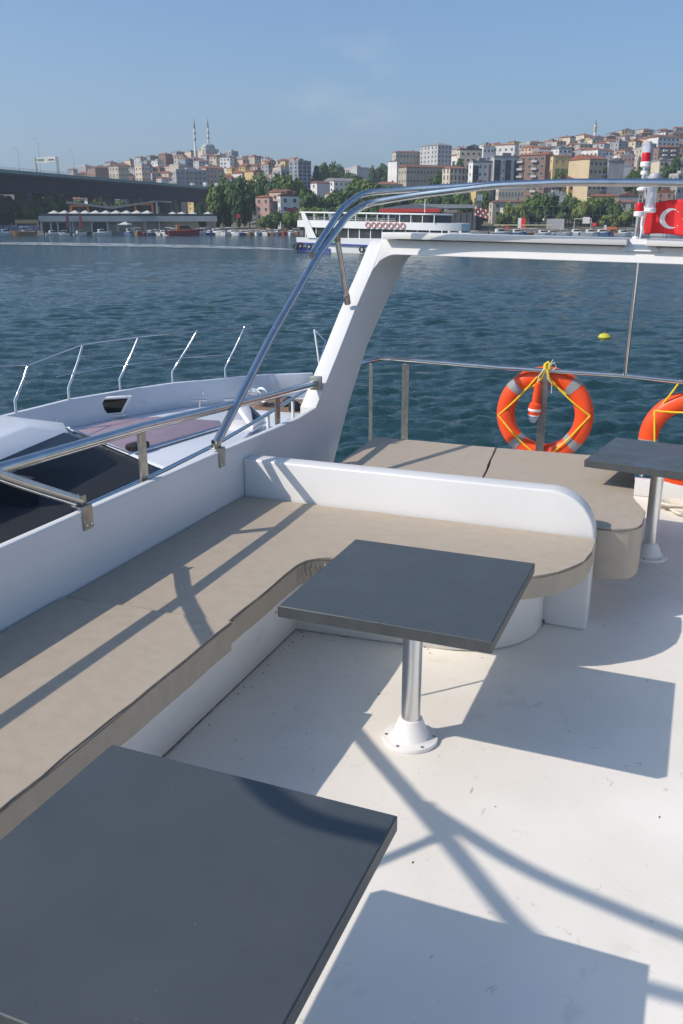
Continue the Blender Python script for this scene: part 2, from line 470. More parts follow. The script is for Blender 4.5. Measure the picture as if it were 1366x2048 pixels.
strip([(-200, 232, 14), (60, 226, 24), (250, 212, 26), (420, 198, 20), (540, 186, 14), (600, 177, 6)], .12)
strip([(596, 170, 3), (680, 161, 2.6), (760, 152, 2.2), (860, 143, 1.6)], .13)
o = mb.build('wake', mw, smooth=0); o['kind'] = 'stuff'; o['label'] = 'pale foam trail behind the white ferry'

# ------------------------------------------------------------------ buildings
WALLS = {'white': (.62, .60, .57), 'cream': (.56, .47, .34), 'beige': (.44, .38, .30), 'grey': (.30, .30, .30), 'pink': (.56, .32, .26), 'yellow': (.58, .42, .15),
         'brown': (.24, .14, .105), 'pale grey': (.42, .42, .42), 'salmon': (.50, .27, .20), 'peach': (.60, .40, .28), 'blue grey': (.22, .26, .31), 'dark grey': (.12, .12, .125), 'ochre': (.45, .31, .12)}
WM = {k: mat('plaster_' + k.replace(' ', '_'), [(.15 * sum(v) / 3 + .85 * c) * 1.10 for c in v], .9, var=.13, scale=.35, stretch=(1, 1, .4), detail=6) for k, v in WALLS.items()}
ROOFS = {'red tiled': (.28, .105, .065), 'brown tiled': (.19, .095, .07), 'grey': (.24, .24, .24), 'rust': (.27, .13, .085), 'dark': (.07, .07, .075), 'pale': (.42, .41, .39)}
RM = {k: mat('roof_' + k.replace(' ', '_'), v, .85, var=.22, scale=.5, stretch=(1, 1, 1), detail=6) for k, v in ROOFS.items()}
M['frame'] = mat('window_frame', (.55, .54, .52), .6, var=.05)
M['windark'] = mat('window_pane', (.035, .042, .05), .15, var=.5, scale=.3)

def roof_mesh(kind, w, dp, h, over=.35):
    mb = MB(); a, b = w / 2 + over, dp / 2 + over
    if kind == 'flat':
        t = .28
        mb.box(-w / 2 - .06, w / 2 + .06, -dp / 2 - .06, dp / 2 + .06, h, h + .35)
        for (x0, x1, y0, y1) in ((-w / 2, w / 2, -dp / 2, -dp / 2 + t), (-w / 2, w / 2, dp / 2 - t, dp / 2), (-w / 2, -w / 2 + t, -dp / 2 + t, dp / 2 - t), (w / 2 - t, w / 2, -dp / 2 + t, dp / 2 - t)):
            mb.box(x0, x1, y0, y1, h + .35, h + .95)
        mb.box(-w * .12, w * .2, -dp * .1, dp * .25, h + .35, h + 2.3)
        mb.box(w * .28, w * .36, -dp * .2, -dp * .08, h + .35, h + 1.6)
        mb.box(-w * .3, -w * .3 + .08, 0, .08, h + .35, h + 3.4); mb.box(-w * .3 - .5, -w * .3 + .5, .02, .06, h + 2.9, h + 2.98)
    elif kind == 'hip':
        r = min(a, b) * .30; k = min(a, b) * .82
        if a >= b: ri = [(-(a - k), 0, h + r), (a - k, 0, h + r)]
        else: ri = [(0, -(b - k), h + r), (0, b - k, h + r)]
        vs = [(-a, -b, h), (a, -b, h), (a, b, h), (-a, b, h)] + ri
        fs = [(0, 1, 5, 4), (1, 2, 5), (2, 3, 4, 5), (3, 0, 4)] if a >= b else [(0, 1, 4), (1, 2, 5, 4), (2, 3, 5), (3, 0, 4, 5)]
        mb.add(vs, fs + [(0, 3, 2, 1)])
        mb.box(w * .18, w * .18 + .6, -.3, .3, h + r * .3, h + r + .7)
    else:                                   # gable, ridge along x or y
        along_x = kind == 'gable_x'
        r = (b if along_x else a) * .31
        if along_x: poly = [(-b, h), (b, h), (b, h + .18), (0, h + r + .18), (-b, h + .18)]; mb.prism(poly, -a, a, 'x')
        else: poly = [(-a, h), (a, h), (a, h + .18), (0, h + r + .18), (-a, h + .18)]; mb.prism(poly, -b, b, 'y')
    return mb

_wcache = {}
def window_mesh(w, h, pane='windark', fr='frame'):
    k = (round(w, 2), round(h, 2), pane, fr)
    if k not in _wcache:
        mb = MB()
        mb.box(-w / 2, w / 2, -.03, .05, 0, h, 0)
        t = .09
        for b in ((-w / 2 - t, w / 2 + t, -.07, .05, h, h + t), (-w / 2 - t, w / 2 + t, -.14, .05, -t, 0), (-w / 2 - t, -w / 2, -.07, .05, 0, h), (w / 2, w / 2 + t, -.07, .05, 0, h), (-.04, .04, -.06, -.03, 0, h)):
            mb.box(*b, 1)
        o = mb.build('window', [M[pane], M[fr]], smooth=0)
        me = o.data; bpy.data.objects.remove(o)
        _wcache[k] = me
    return _wcache[k]

def bearing(px): return YAW - math.atan((px - 683) / F / cP)

def building(name, label, px0, pxs, px1, ytop, d, th, wall='white', roof='flat', rcol='red tiled', st=None, ws=(1.1, 1.4), gap=2.4, front=True, side=True, group=None, base=None, cat='building', wallmat=None, extra=None):
    """a prominent building: left and right faces meet at column pxs, walls end at row ytop"""
    m = mpp(d); a = abs(th); s, c = math.sin(a), math.cos(a)
    if th > 0: dp, wd = (pxs - px0) * m / s, (px1 - pxs) * m / c; corner = (-wd / 2, -dp / 2)
    else: wd, dp = (pxs - px0) * m / c, (px1 - pxs) * m / s; corner = (wd / 2, -dp / 2)
    dp = min(max(dp, 4.), 40.)
    rz = bearing(pxs) + th
    top = zrow(ytop, d)
    q = Vector((corner[0] * math.cos(rz) - corner[1] * math.sin(rz), corner[0] * math.sin(rz) + corner[1] * math.cos(rz), 0))
    p = at(pxs, d, top) - q
    gz = (base if base is not None else ground(pxs, d + dp * .3)) - .2
    h = top - gz
    t = thing(name, label, cat, (p.x, p.y, gz), group, boat=False)
    t['_o'] = [0, 0, 0]; t.rotation_euler = (0, 0, rz)
    mb = MB(); mb.box(-wd / 2, wd / 2, -dp / 2, dp / 2, -3, h)
    if roof in ('gable_x', 'gable_y'):
        if roof == 'gable_x': mb.prism([(-dp / 2, h), (dp / 2, h), (0, h + dp / 2 * .31)], -wd / 2, wd / 2, 'x')
        else: mb.prism([(-wd / 2, h), (wd / 2, h), (0, h + wd / 2 * .31)], -dp / 2, dp / 2, 'y')
    mb.build('wall', wallmat or WM[wall], t, smooth=0)
    roof_mesh(roof, wd, dp, h).build('roof', RM[rcol], t, smooth=0)
    st = st or max(1, int(h / 3.1)); sh = h / st if h / st < 5 else 3.2
    me = window_mesh(*ws)
    def put(x, y, z, r):
        o = bpy.data.objects.new('window', me); COL.objects.link(o); o.parent = t
        o.location = (x, y, z); o.rotation_euler = (0, 0, r); return o
    for k in range(st):
        z = h - (k + 1) * sh + sh * .28
        if z < .6: continue
        if front:
            nw = max(1, int(wd / gap))
            for i in range(nw): put(-wd / 2 + (i + .5) * wd / nw, -dp / 2, z, 0)
        if side:
            nw = max(1, int(dp / (gap * 1.35)))
            sx = -1 if th > 0 else 1
            for i in range(nw): put(sx * wd / 2, -dp / 2 + (i + .5) * dp / nw, z, -math.pi / 2 if sx < 0 else math.pi / 2)
    if extra: extra(t, wd, dp, h, sh, st)
    return t

def strips(mats_, spec):
    """tall dark window bands, brick piers and the like on the front: (x0, x1 as shares of the width, z0, z1 as shares of the height, proud)"""
    def fn(t, wd, dp, h, sh, st):
        for nm, mm, x0, x1, z0, z1, pr in spec:
            mb = MB(); mb.box(-wd / 2 + x0 * wd, -wd / 2 + x1 * wd, -dp / 2 - pr, -dp / 2 + .02, z0 * h, z1 * h); mb.build(nm, mm, t, smooth=0)
    return fn
def balconies(cols, mm):
    def fn(t, wd, dp, h, sh, st):
        for k in range(st):
            z = h - (k + 1) * sh + .05
            if z < .4: continue
            for (x0, x1) in cols:
                mb = MB(); a, b = -wd / 2 + x0 * wd, -wd / 2 + x1 * wd
                mb.box(a, b, -dp / 2 - 1.1, -dp / 2, z, z + .16); mb.box(a, b, -dp / 2 - 1.1, -dp / 2 - 1.0, z + .16, z + 1.0)
                mb.box(a, a + .08, -dp / 2 - 1.0, -dp / 2, z + .16, z + 1.0); mb.box(b - .08, b, -dp / 2 - 1.0, -dp / 2, z + .16, z + 1.0)
                mb.build('balcony', mm, t, smooth=0)
    return fn

A = R(38)
GR = 'apartment blocks on the far hillside'
# right hill, from the shore upwards
building('apartment_block', 'tall pale grey block with stepped attic, highest building on the skyline', 840, 876, 903, 290, 640, A, 'pale grey', 'hip', 'grey', 8, gap=2.8)
building('apartment_block', 'long cream block with red roof left of the tall grey block', 785, 792, 845, 304, 655, A * .6, 'beige', 'hip', 'brown tiled', 5)
building('house', 'white cube house with brown hip roof left of the school', 776, 794, 800, 322, 560, A, 'white', 'hip', 'brown tiled', 3, front=False, side=False)
building('school_building', 'long grey school with dark red roof and cream gable end', 797, 813, 905, 334, 520, R(30), 'cream', 'gable_x', 'brown tiled', 4, gap=2.0, wallmat=mat('school_render', (.40, .35, .28), .9, var=.12, scale=.3))
building('house', 'cream villa with tall arched windows beside the modern white block', 885, 900, 938, 336, 470, A, 'cream', 'hip', 'rust', 3, (1.0, 2.2), 2.1)
MD = M['windark']
brick = mat('brick_pier', (.30, .15, .10), .9, var=.1, scale=3)
building('apartment_block', 'modern white block with dark vertical window bands and one brick pier', 937, 946, 985, 325, 462, R(25), 'white', 'flat', 'grey', 6, (.9, 1.3), 2.6,
         extra=strips(None, [('window_band', MD, .02, .30, .0, .93, .10), ('brick_pier', brick, .80, .90, 0, .96, .14)]))
building('apartment_block', 'modern pale block with three dark window bands beside the brick block', 983, 988, 1038, 315, 464, R(24), 'pale grey', 'flat', 'grey', 6, (.8, 1.2), 3.2,
         extra=strips(None, [('window_band', MD, .03, .25, 0, .95, .10), ('window_band', MD, .44, .66, 0, .95, .10), ('window_band', MD, .78, .97, 0, .95, .10)]))
building('apartment_block', 'brown brick apartment block with shallow red roof and balconies', 1030, 1092, 1099, 309, 458, -R(24), 'brown', 'hip', 'rust', 7, (1.7, 1.5), 3.0, side=False,
         extra=balconies([(.12, .30), (.58, .76)], WM['pale grey']))
building('apartment_block', 'cream block with blank gable wall and shaded balcony front', 1138, 1180, 1212, 318, 452, R(48), 'cream', 'gable_x', 'red tiled', 6, (1.4, 1.4), 2.6, side=False,
         extra=balconies([(.70, .98)], WM['pale grey']), wallmat=mat('sand_render', (.58, .47, .30), .9, var=.07, scale=.2))
building('apartment_block', 'narrow grey tower with blank wall beside the cream gable block', 1213, 1217, 1246, 322, 456, R(22), 'grey', 'gable_y', 'grey', 6, front=False, side=False)
building('house', 'yellow three storey house with red roof above the shore trees', 1176, 1179, 1233, 392, 412, R(14), 'yellow', 'hip', 'red tiled', 3, (1.0, 1.3), 3.2)
building('house', 'blank grey gable wall right of the yellow house', 1234, 1236, 1274, 392, 420, R(15), 'grey', 'gable_y', 'brown tiled', 3, front=False, side=False)
building('house', 'white modern house with dark glass corner above the trees', 1086, 1090, 1130, 390, 420, R(20), 'white', 'flat', 'pale', 3, (3.4, 2.2), 5.0)
building('house', 'cream house with row of small windows behind brown roof', 993, 996, 1045, 378, 428, R(18), 'cream', 'flat', 'pale', 3, (.6, 1.6), 1.4)
building('house', 'low beige house with long brown tiled roof near the quay', 978, 986, 1062, 404, 408, R(20), 'beige', 'hip', 'brown tiled', 3, (1.3, 1.5), 3.6)
building('house', 'beige quayside house with pale door behind young trees', 1000, 1006, 1052, 420, 396, R(20), 'cream', 'flat', 'pale', 2, (1.2, 1.6), 3.2)
building('house', 'small cream house with two dark windows below the grey gable', 1234, 1240, 1272, 404, 402, R(18), 'cream', 'hip', 'rust', 3, (1.3, 1.8), 3.4)
building('house', 'yellow house with flat eaves beside the pink gable house', 1102, 1106, 1142, 312, 520, R(24), 'yellow', 'hip', 'rust', 4, (.9, 1.3), 2.8)
building('house', 'pink gable house behind the brown brick block', 1078, 1098, 1106, 308, 530, R(50), 'salmon', 'gable_x', 'red tiled', 4, side=False)
building('apartment_block', 'long white block with red hip roof on the ridge left of the minaret', 985, 1030, 1036, 289, 610, -R(22), 'white', 'hip', 'rust', 4, (1.2, 1.4), 3.2)
building('house', 'cream block with dark awning storey below the ridge', 914, 920, 963, 300, 600, R(18), 'cream', 'flat', 'dark', 5, (1.6, 1.3), 3.0)
building('house', 'white house with brown roof left of the long white ridge block', 962, 967, 988, 292, 615, R(24), 'white', 'hip', 'brown tiled', 4)
building('apartment_block', 'white block with a row of square windows below the minaret', 1164, 1196, 1212, 299, 560, -R(30), 'white', 'hip', 'red tiled', 4, (1.1, 1.2), 2.6)
building('apartment_block', 'white gabled block with grey front on the right ridge', 1296, 1317, 1356, 274, 640, R(40), 'white', 'gable_x', 'brown tiled', 6, (1.3, 1.4), 3.0, side=False)
building('apartment_block', 'red brick block with white balconies at the right of the hill', 1308, 1318, 1356, 294, 560, R(28), 'brown', 'hip', 'red tiled', 7, (1.8, 1.4), 2.8, extra=balconies([(.2, .4), (.6, .8)], WM['white']))
building('apartment_block', 'pinkish red block with rust edge just right of the signal mast', 1308, 1312, 1344, 386, 418, R(20), 'salmon', 'flat', 'rust', 5, (1.2, 1.3), 2.6)
building('apartment_block', 'tall white block half hidden by the red signal lamp', 1286, 1300, 1312, 290, 575, R(40), 'white', 'flat', 'pale', 8, side=False)
building('house', 'pale pink house with many windows above the narrow grey tower', 1234, 1240, 1268, 312, 540, R(25), 'pink', 'flat', 'pale', 5, (.8, 1.2), 2.0)
building('house', 'white stepped house right of the narrow grey tower', 1236, 1241, 1262, 334, 480, R(24), 'white', 'flat', 'pale', 4, front=False)
building('house', 'cream house with terracotta roof and porch left of school', 745, 760, 806, 368, 470, R(28), 'cream', 'hip', 'rust', 2, (1.4, 1.4), 3.4)
# gap between the hills
building('office_block', 'plain cream and grey cube standing alone in the gap between hills', 690, 714, 738, 337, 640, A, 'pale grey', 'flat', 'pale', 5, front=False, side=False)
building('house', 'long low white house with grey roof below the lone cube', 648, 668, 716, 362, 560, R(35), 'white', 'gable_x', 'grey', 2, (1.3, 1.2), 3)
building('house', 'white gabled house with chimney among the trees', 621, 634, 660, 366, 500, A, 'white', 'gable_x', 'brown tiled', 2, front=False)
building('house', 'small white villa with red roof between the trees', 650, 657, 677, 388, 455, R(30), 'cream', 'hip', 'red tiled', 2, front=False)
building('house', 'pink three storey house with red hip roof by the shore', 511, 538, 546, 394, 392, -R(25), 'pink', 'hip', 'red tiled', 4, (1.0, 1.3), 2.8)
building('house', 'low grey house leaning on the pink house', 541, 545, 560, 406, 398, R(20), 'beige', 'gable_x', 'dark', 3, (.9, 1.4), 2.0)
panel = mat('magenta_panel', (.42, .05, .09), .7, var=.05)
building('house', 'white flat roofed house with magenta facade panel', 556, 560, 598, 393, 388, R(15), 'white', 'flat', 'brown tiled', 4, (1.3, 1.5), 2.9,
         extra=strips(None, [('facade_panel', panel, .30, .92, .42, .66, .05)]))
building('house', 'pale yellow gable house behind the white panelled house', 538, 562, 590, 384, 408, R(55), 'peach', 'gable_x', 'rust', 4, front=False)
building('office_block', 'blue grey glass office with two tall wings on the left hill', 578, 596, 622, 324, 600, R(35), 'blue grey', 'flat', 'grey', 9, (2.2, 1.5), 2.9)
building('office_block', 'small dark glass office left of the tall glass office', 545, 562, 579, 340, 590, R(32), 'grey', 'flat', 'pale', 5, (2.0, 1.6), 2.8)
building('house', 'yellow gabled house on the skyline above the glass offices', 561, 570, 576, 322, 760, R(50), 'yellow', 'gable_x', 'brown tiled', 3, front=False)
building('apartment_block', 'cream block with blank side wall behind the viaduct', 270, 283, 300, 332, 690, R(40), 'cream', 'flat', 'pale', 7)
building('apartment_block', 'beige twin gabled block left of the blank cream block', 218, 236, 256, 332, 700, R(42), 'beige', 'gable_x', 'brown tiled', 6)
building('house', 'broad brown roofed mansion with lantern roof left on the hill', 176, 190, 222, 335, 720, R(20), 'brown', 'hip', 'brown tiled', 5)
building('apartment_block', 'long grey block with ochre stripes above the viaduct', 346, 352, 412, 341, 640, R(16), 'grey', 'flat', 'pale', 5, (1.2, 1.5), 2.8,
         extra=strips(None, [('ochre_stripe', WM['ochre'], .42, .47, 0, .95, .06), ('ochre_stripe', WM['ochre'], .70, .75, 0, .95, .06)]))
building('apartment_block', 'orange gabled grey block right of the striped block', 398, 412, 448, 336, 660, R(40), 'peach', 'gable_x', 'red tiled', 7, gap=2.8)
building('apartment_block', 'white block with flat roof under the yellow houses', 510, 516, 546, 358, 580, R(20), 'white', 'hip', 'brown tiled', 3)

# ---------------- the many small houses of both hills
ZL = [(260, 'left of the mosque'), (400, 'below the twin minarets'), (520, 'right of the mosque'), (660, 'near the glass offices')]
ZR = [(960, 'behind the modern white block'), (1110, 'above the brown brick block'), (1240, 'near the single minaret'), (1440, 'on the right ridge')]
TH = {'flat': 'flat', 'hip': 'hip', 'gable_x': 'gabled', 'gable_y': 'gabled'}
def small_house(px, d, wpx, th, h, wall, roof, rcol, zones, group):
    m = mpp(d); wd = wpx * m * .82; dp = random.uniform(7, 12)
    gz = ground(px, d)
    p = at(px, d, gz)
    rz = bearing(px) + th
    zone = next((z for x, z in zones if px < x), zones[-1][1])
    lab = '%s house with %s %s roof %s' % (wall, rcol if roof != 'flat' else 'pale', TH[roof], zone)
    t = thing('house', lab, 'house', (p.x, p.y, gz), group, boat=False)
    t['_o'] = [0, 0, 0]; t.rotation_euler = (0, 0, rz)
    mb = MB(); mb.box(-wd / 2, wd / 2, -dp / 2, dp / 2, -7, h)
    if roof == 'gable_x': mb.prism([(-dp / 2, h), (dp / 2, h), (0, h + dp / 2 * .31)], -wd / 2, wd / 2, 'x')
    if roof == 'gable_y': mb.prism([(-wd / 2, h), (wd / 2, h), (0, h + wd / 2 * .31)], -dp / 2, dp / 2, 'y')
    st = max(1, int(h / 3)); nw = max(2, int(wd / 2.6))
    blank = random.random() < .45
    for k in range(st):
        z = h - (k + 1) * 3 + .9
        for i in range(nw):
            if random.random() < .12: continue
            x = -wd / 2 + (i + .5) * wd / nw; b = random.choice((.5, .6, .8))
            mb.box(x - b, x + b, -dp / 2 - .05, -dp / 2 + .02, z, z + 1.4, 1)
        if not blank:
            for i in range(2):
                y = -dp / 2 + (i + .5) * dp / 2; sx = -1 if th > 0 else 1
                mb.box(sx * wd / 2 - .04, sx * wd / 2 + .04, y - .55, y + .55, z, z + 1.3, 1)
    mb.build('wall', [WM[wall], M['windark']], t, smooth=0)
    roof_mesh(roof, wd, dp, h).build('roof', RM[rcol if roof != 'flat' else random.choice(['pale', 'grey', 'rust'])], t, smooth=0)
    REG.append((t, lab, px))

WL = ['white', 'white', 'white', 'cream', 'cream', 'beige', 'beige', 'grey', 'grey', 'pale grey', 'pale grey', 'blue grey', 'pink', 'brown', 'peach', 'yellow']
def rows(px_lo, px_hi, t_list, step, zones, group, skip, hr, gapfn=None):
    for ti, t in enumerate(t_list):
        px = px_lo + random.uniform(0, 12)
        while px < px_hi:
            dr, df = interp(px, RX, RD), interp(px, RX, FOOT)
            d = df + (dr - df) * t + random.uniform(-9, 9)
            s = step * 600 / d * random.uniform(.8, 1.35)
            c = px + s / 2
            gy = d
            if not skip(c, t):
                roof = random.choices(['flat', 'hip', 'gable_x', 'gable_y'], [.34, .34, .22, .10])[0]
                small_house(c, d, s * random.uniform(.85, 1.02), R(random.choice([30, 36, 42, 25, -30, 48])), random.uniform(*hr), random.choice(WL), roof,
                            random.choices(['red tiled', 'brown tiled', 'rust', 'grey'], [.3, .3, .2, .2])[0], zones, group)
            px += s * random.uniform(.98, 1.2)
rows(132, 640, [.12, .28, .44, .60, .74, .87, .98], 29, ZL, 'houses stacked up the left hill', lambda c, t: (c > 575 and t < .8) or (c > 615) or (c > 500 and t < .3) or (t > .9 and 385 < c < 445) or random.random() < .07, (7, 11.5))
rows(800, 1400, [.16, .28, .40, .51, .61, .71, .80, .88, .95, 1.0], 35, ZR, 'houses stacked up the right hill', lambda c, t: (c < 915 and t > .25) or (c < 870) or random.random() < .08, (7, 12))

# ---------------- the hilltop mosque and the minarets
lead = mat('lead_dome', (.30, .36, .37), .6, var=.12, scale=.3)
stone = mat('mosque_stone', (.52, .46, .38), .9, var=.12, scale=.4)
def minaret(px, d, ytop, ybase, label, r=.95):
    p = at(px, d, 0); gz = zrow(ybase, d); H = zrow(ytop, d) - gz
    t = thing('minaret', label, 'minaret', (p.x, p.y, gz), 'minarets on the skyline', boat=False)
    t['_o'] = [0, 0, 0]
    MB().lathe([(r * 1.25, -8), (r * 1.25, H * .12), (r, H * .16), (r * .92, H * .70)], seg=12).build('shaft', WM['white'], t)
    for f in (.38, .55):
        MB().lathe([(r, H * f - 1.2), (r * 1.55, H * f), (r * 1.55, H * f + .9), (r * .9, H * f + .9)], seg=12).build('balcony', stone, t)
    MB().lathe([(r * 1.15, H * .70), (r * .75, H * .80), (.06, H)], seg=12).build('spire', RM['grey'], t)
minaret(398, 880, 236, 304, 'left one of the paired slim white minarets beside the dome')
minaret(424, 905, 236, 300, 'right one of the paired slim white minarets, rising behind the dome')
minaret(1174, 815, 238, 276, 'lone white minaret with dark spire on the right hill', 1.0)
p = at(423, 890, 0); gz = zrow(312, 890); ms = mpp(890)
t = thing('mosque', 'hilltop mosque with grey green lead dome between two minarets', 'mosque', (p.x, p.y, gz), boat=False); t['_o'] = [0, 0, 0]
t.rotation_euler = (0, 0, bearing(423) + R(30))
W_ = 30 * ms
MB().box(-W_ / 2, W_ / 2, -W_ / 2, W_ / 2, -8, 4.6).build('prayer_hall', stone, t, smooth=0)
MB().lathe([(W_ * .46, 4.6), (W_ * .46, 6.8)], seg=16).build('drum', stone, t)
MB().lathe([(W_ * .45 * math.cos(a), 6.8 + W_ * .31 * math.sin(a)) for a in np.linspace(0, 1.55, 9)], seg=24).build('dome', lead, t)
for sx, sy in ((-1, -1), (1, -1), (-1, 1), (1, 1)):
    MB().lathe([(2.0 * math.cos(a), 4.6 + 2.0 * math.sin(a)) for a in np.linspace(0, 1.5, 5)], c=(sx * W_ * .4, sy * W_ * .4, 0), seg=12).build('corner_dome', lead, t)
mb = MB()
for i in range(5): mb.box(-W_ * .31 + i * W_ * .2, -W_ * .34 + i * W_ * .2, -W_ / 2 - .06, -W_ / 2 + .02, 1, 3.4)
mb.build('window_row', M['windark'], t, smooth=0)

# ------------------------------------------------------------------ motorway viaduct
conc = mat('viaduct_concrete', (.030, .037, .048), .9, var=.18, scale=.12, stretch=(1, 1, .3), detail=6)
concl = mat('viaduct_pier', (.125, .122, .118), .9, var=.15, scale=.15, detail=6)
railg = mat('green_railing', (.20, .30, .27), .7, var=.1, scale=1)
zA, zB = zrow(337, 385), zrow(375, 600)
pA, pB = at(0, 385, 0), at(440, 600, 0)
dv = (pB - pA).normalized(); nv = Vector((-dv.y, dv.x, 0))
if nv.dot(Vector((FW[0], FW[1], 0))) < 0: nv = -nv
Lb = (pB - pA).length
def on_bridge(s, off=0.):
    q = pA + dv * s + nv * off
    return Vector((q.x, q.y, zA + (zB - zA) * max(-.3, min(1.25, s / Lb))))
br = thing('viaduct', 'long dark motorway viaduct on concrete piers crossing above the shore', 'bridge', tuple(pA), boat=False); br['_o'] = [0, 0, 0]; br.location = (0, 0, 0)
def sweep(sec, s0, s1, n=14):
    mb = MB(); vs = []; k = len(sec)
    for i in range(n + 1):
        s = s0 + (s1 - s0) * i / n
        for (o_, z_) in sec:
            q = on_bridge(s, o_); vs.append((q.x, q.y, q.z + z_))
    fs = [(i * k + j, i * k + (j + 1) % k, (i + 1) * k + (j + 1) % k, (i + 1) * k + j) for i in range(n) for j in range(k)] + [list(range(k)), list(range(n * k, n * k + k))]
    return mb.add(vs, fs)
S0, S1 = -150, Lb + 190
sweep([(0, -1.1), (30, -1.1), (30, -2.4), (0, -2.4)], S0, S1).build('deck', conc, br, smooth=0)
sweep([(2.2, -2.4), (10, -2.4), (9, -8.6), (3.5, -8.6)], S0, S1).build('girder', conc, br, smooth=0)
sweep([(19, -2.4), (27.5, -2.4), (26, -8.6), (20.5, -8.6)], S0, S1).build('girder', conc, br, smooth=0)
sweep([(-.05, -1.3), (.25, -1.3), (.25, .1), (-.05, .1)], S0, S1).build('parapet', railg, br, smooth=0)
mb = MB()
for i in range(int((S1 - S0) / 3)):
    q = on_bridge(S0 + i * 3, .1); mb.box(q.x - .05, q.x + .05, q.y - .05, q.y + .05, q.z + .1, q.z + 1.0)
for h in (.55, 1.0):
    mb.tube([on_bridge(S0, .1) + Vector((0, 0, h)), on_bridge(0, .1) + Vector((0, 0, h)), on_bridge(Lb, .1) + Vector((0, 0, h)), on_bridge(S1, .1) + Vector((0, 0, h))], .05, 5)
mb.build('railing', railg, br, smooth=0)
def s_at(px):
    best = min(np.arange(S0, S1, 1.), key=lambda s: abs(proj(on_bridge(s, 6))[0] - px)); return float(best)
def proj(p):
    d = p.x * FW[0] + p.y * FW[1]; lat = p.x * RT[0] + p.y * RT[1]
    dep = d * cP + (CAMZ - p.z) * sP; ver = -d * sP + (CAMZ - p.z) * cP
    return 683 + F * lat / dep, 1024 + F * ver / dep
for px in (-60, 42, 108, 186, 268, 338, 398):
    s = s_at(px)
    for off in (6, 23):
        q = on_bridge(s, off); mb = MB()
        a = dv * 1.6; b = nv * 3.4
        c4 = [q - a - b, q + a - b, q + a + b, q - a + b]
        mb.add([(v.x, v.y, 0) for v in c4] + [(v.x, v.y, q.z - 8.6) for v in c4], [(0, 1, 5, 4), (1, 2, 6, 5), (2, 3, 7, 6), (3, 0, 4, 7), (4, 5, 6, 7)])
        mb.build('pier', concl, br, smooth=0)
# lamp posts, gantry hoarding and traffic on the viaduct
for px, hh in ((22, 9), (64, 14), (132, 11), (233, 9), (352, 9), (458, 10)):
    q = on_bridge(s_at(px), 1.2); mb = MB()
    mb.tube([q, q + Vector((0, 0, hh * .8)), q + Vector((0, 0, hh)) + nv * .8, q + Vector((0, 0, hh + .3)) + nv * 3], .06, 6)
    o = mb.build('street_lamp', M['steeld'], None, loc=tuple(q)); tag(o, 'slim curved lamp post standing on the viaduct', 'street lamp', 'lamp posts on the viaduct'); REG.append((o, 'slim lamp post on the viaduct', px))
sg = s_at(97); q0, q1 = on_bridge(sg, 12.), on_bridge(sg, .8)
t = thing('billboard', 'white hoarding with green and dark lettering on a lattice frame above viaduct', 'billboard', tuple(q0), boat=False)
ex = (q1 - q0); ex.z = 0; ex.normalize(); Lx = (q1 - q0).length; ey = Vector((-ex.y, ex.x, 0))
def bb(x0, x1, z0, z1, y0=-.15, y1=.15):
    mb = MB(); o0 = q0
    vs = [o0 + ex * x + ey * y + Vector((0, 0, z)) for z in (z0, z1) for y in (y0, y1) for x in (x0, x1)]
    return mb.add(vs, [(0, 2, 3, 1), (4, 5, 7, 6), (0, 1, 5, 4), (2, 6, 7, 3), (0, 4, 6, 2), (1, 3, 7, 5)])
zt = zrow(310, 420) - q0.z; zb = zrow(322, 420) - q0.z
bb(0, Lx * .52, zb, zt).build('panel', WM['white'], t, smooth=0); bb(Lx * .55, Lx * .92, zb + .3, zt + .2).build('panel', WM['white'], t, smooth=0)
gm = mat('green_lettering', (.05, .30, .20), .7); dm_ = mat('dark_lettering', (.06, .05, .07), .7)
for i in range(5): bb(Lx * (.06 + i * .072), Lx * (.115 + i * .072), zb + (zt - zb) * .32, zb + (zt - zb) * .68, -.22, -.14).build('lettering', gm, t, smooth=0)
for i in range(5): bb(Lx * (.60 + i * .055), Lx * (.64 + i * .055), zb + (zt - zb) * .38, zb + (zt - zb) * .62, -.22, -.14).build('lettering', dm_, t, smooth=0)
for x in (-.04, .0, .95, 1.02):
    bb(Lx * x, Lx * x + .35, -1.2, zt).build('post', M['steeld'], t, smooth=0)
mb = MB()
for k in range(7):
    z0_ = -1 + k * (zt + 1) / 7
    for x in (-.04, .95):
        a = q0 + ex * Lx * x + Vector((0, 0, z0_)); b = q0 + ex * (Lx * (x + .07)) + Vector((0, 0, z0_ + (zt + 1) / 7)); mb.tube([a, b], .07, 5)
mb.build('lattice', M['steeld'], t, smooth=0)
for px, ln, hh, colr, lb in ((381, 4.2, 2.2, 'white', 'white van driving along the viaduct'), (409, 7, 3.2, 'white', 'white lorry with box body on the viaduct'), (431, 6, 3.6, 'pale grey', 'tall pale lorry near the end of viaduct')):
    q = on_bridge(s_at(px), 4); t = thing('lorry' if ln > 5 else 'van', lb, 'lorry' if ln > 5 else 'van', tuple(q), boat=False); t['_o'] = [0, 0, 0]; t.rotation_euler = (0, 0, math.atan2(dv.y, dv.x))
    MB().box(-ln / 2, ln * .2, -1.2, 1.2, -.4, hh - .6).build('cargo_body', WM[colr], t, bevel=.1)
    MB().box(ln * .23, ln / 2, -1.1, 1.1, -.4, hh - 1.1).build('cab', WM[colr], t, bevel=.15)
    for sx in (-.3, .35):
        for sy in (-1, 1): MB().lathe([(.45, -.12), (.45, .12)], c=(ln * sx, sy * 1.1, -.65), seg=12, mtx=Matrix.Rotation(R(90), 3, 'X')).build('wheel', M['black'], t)

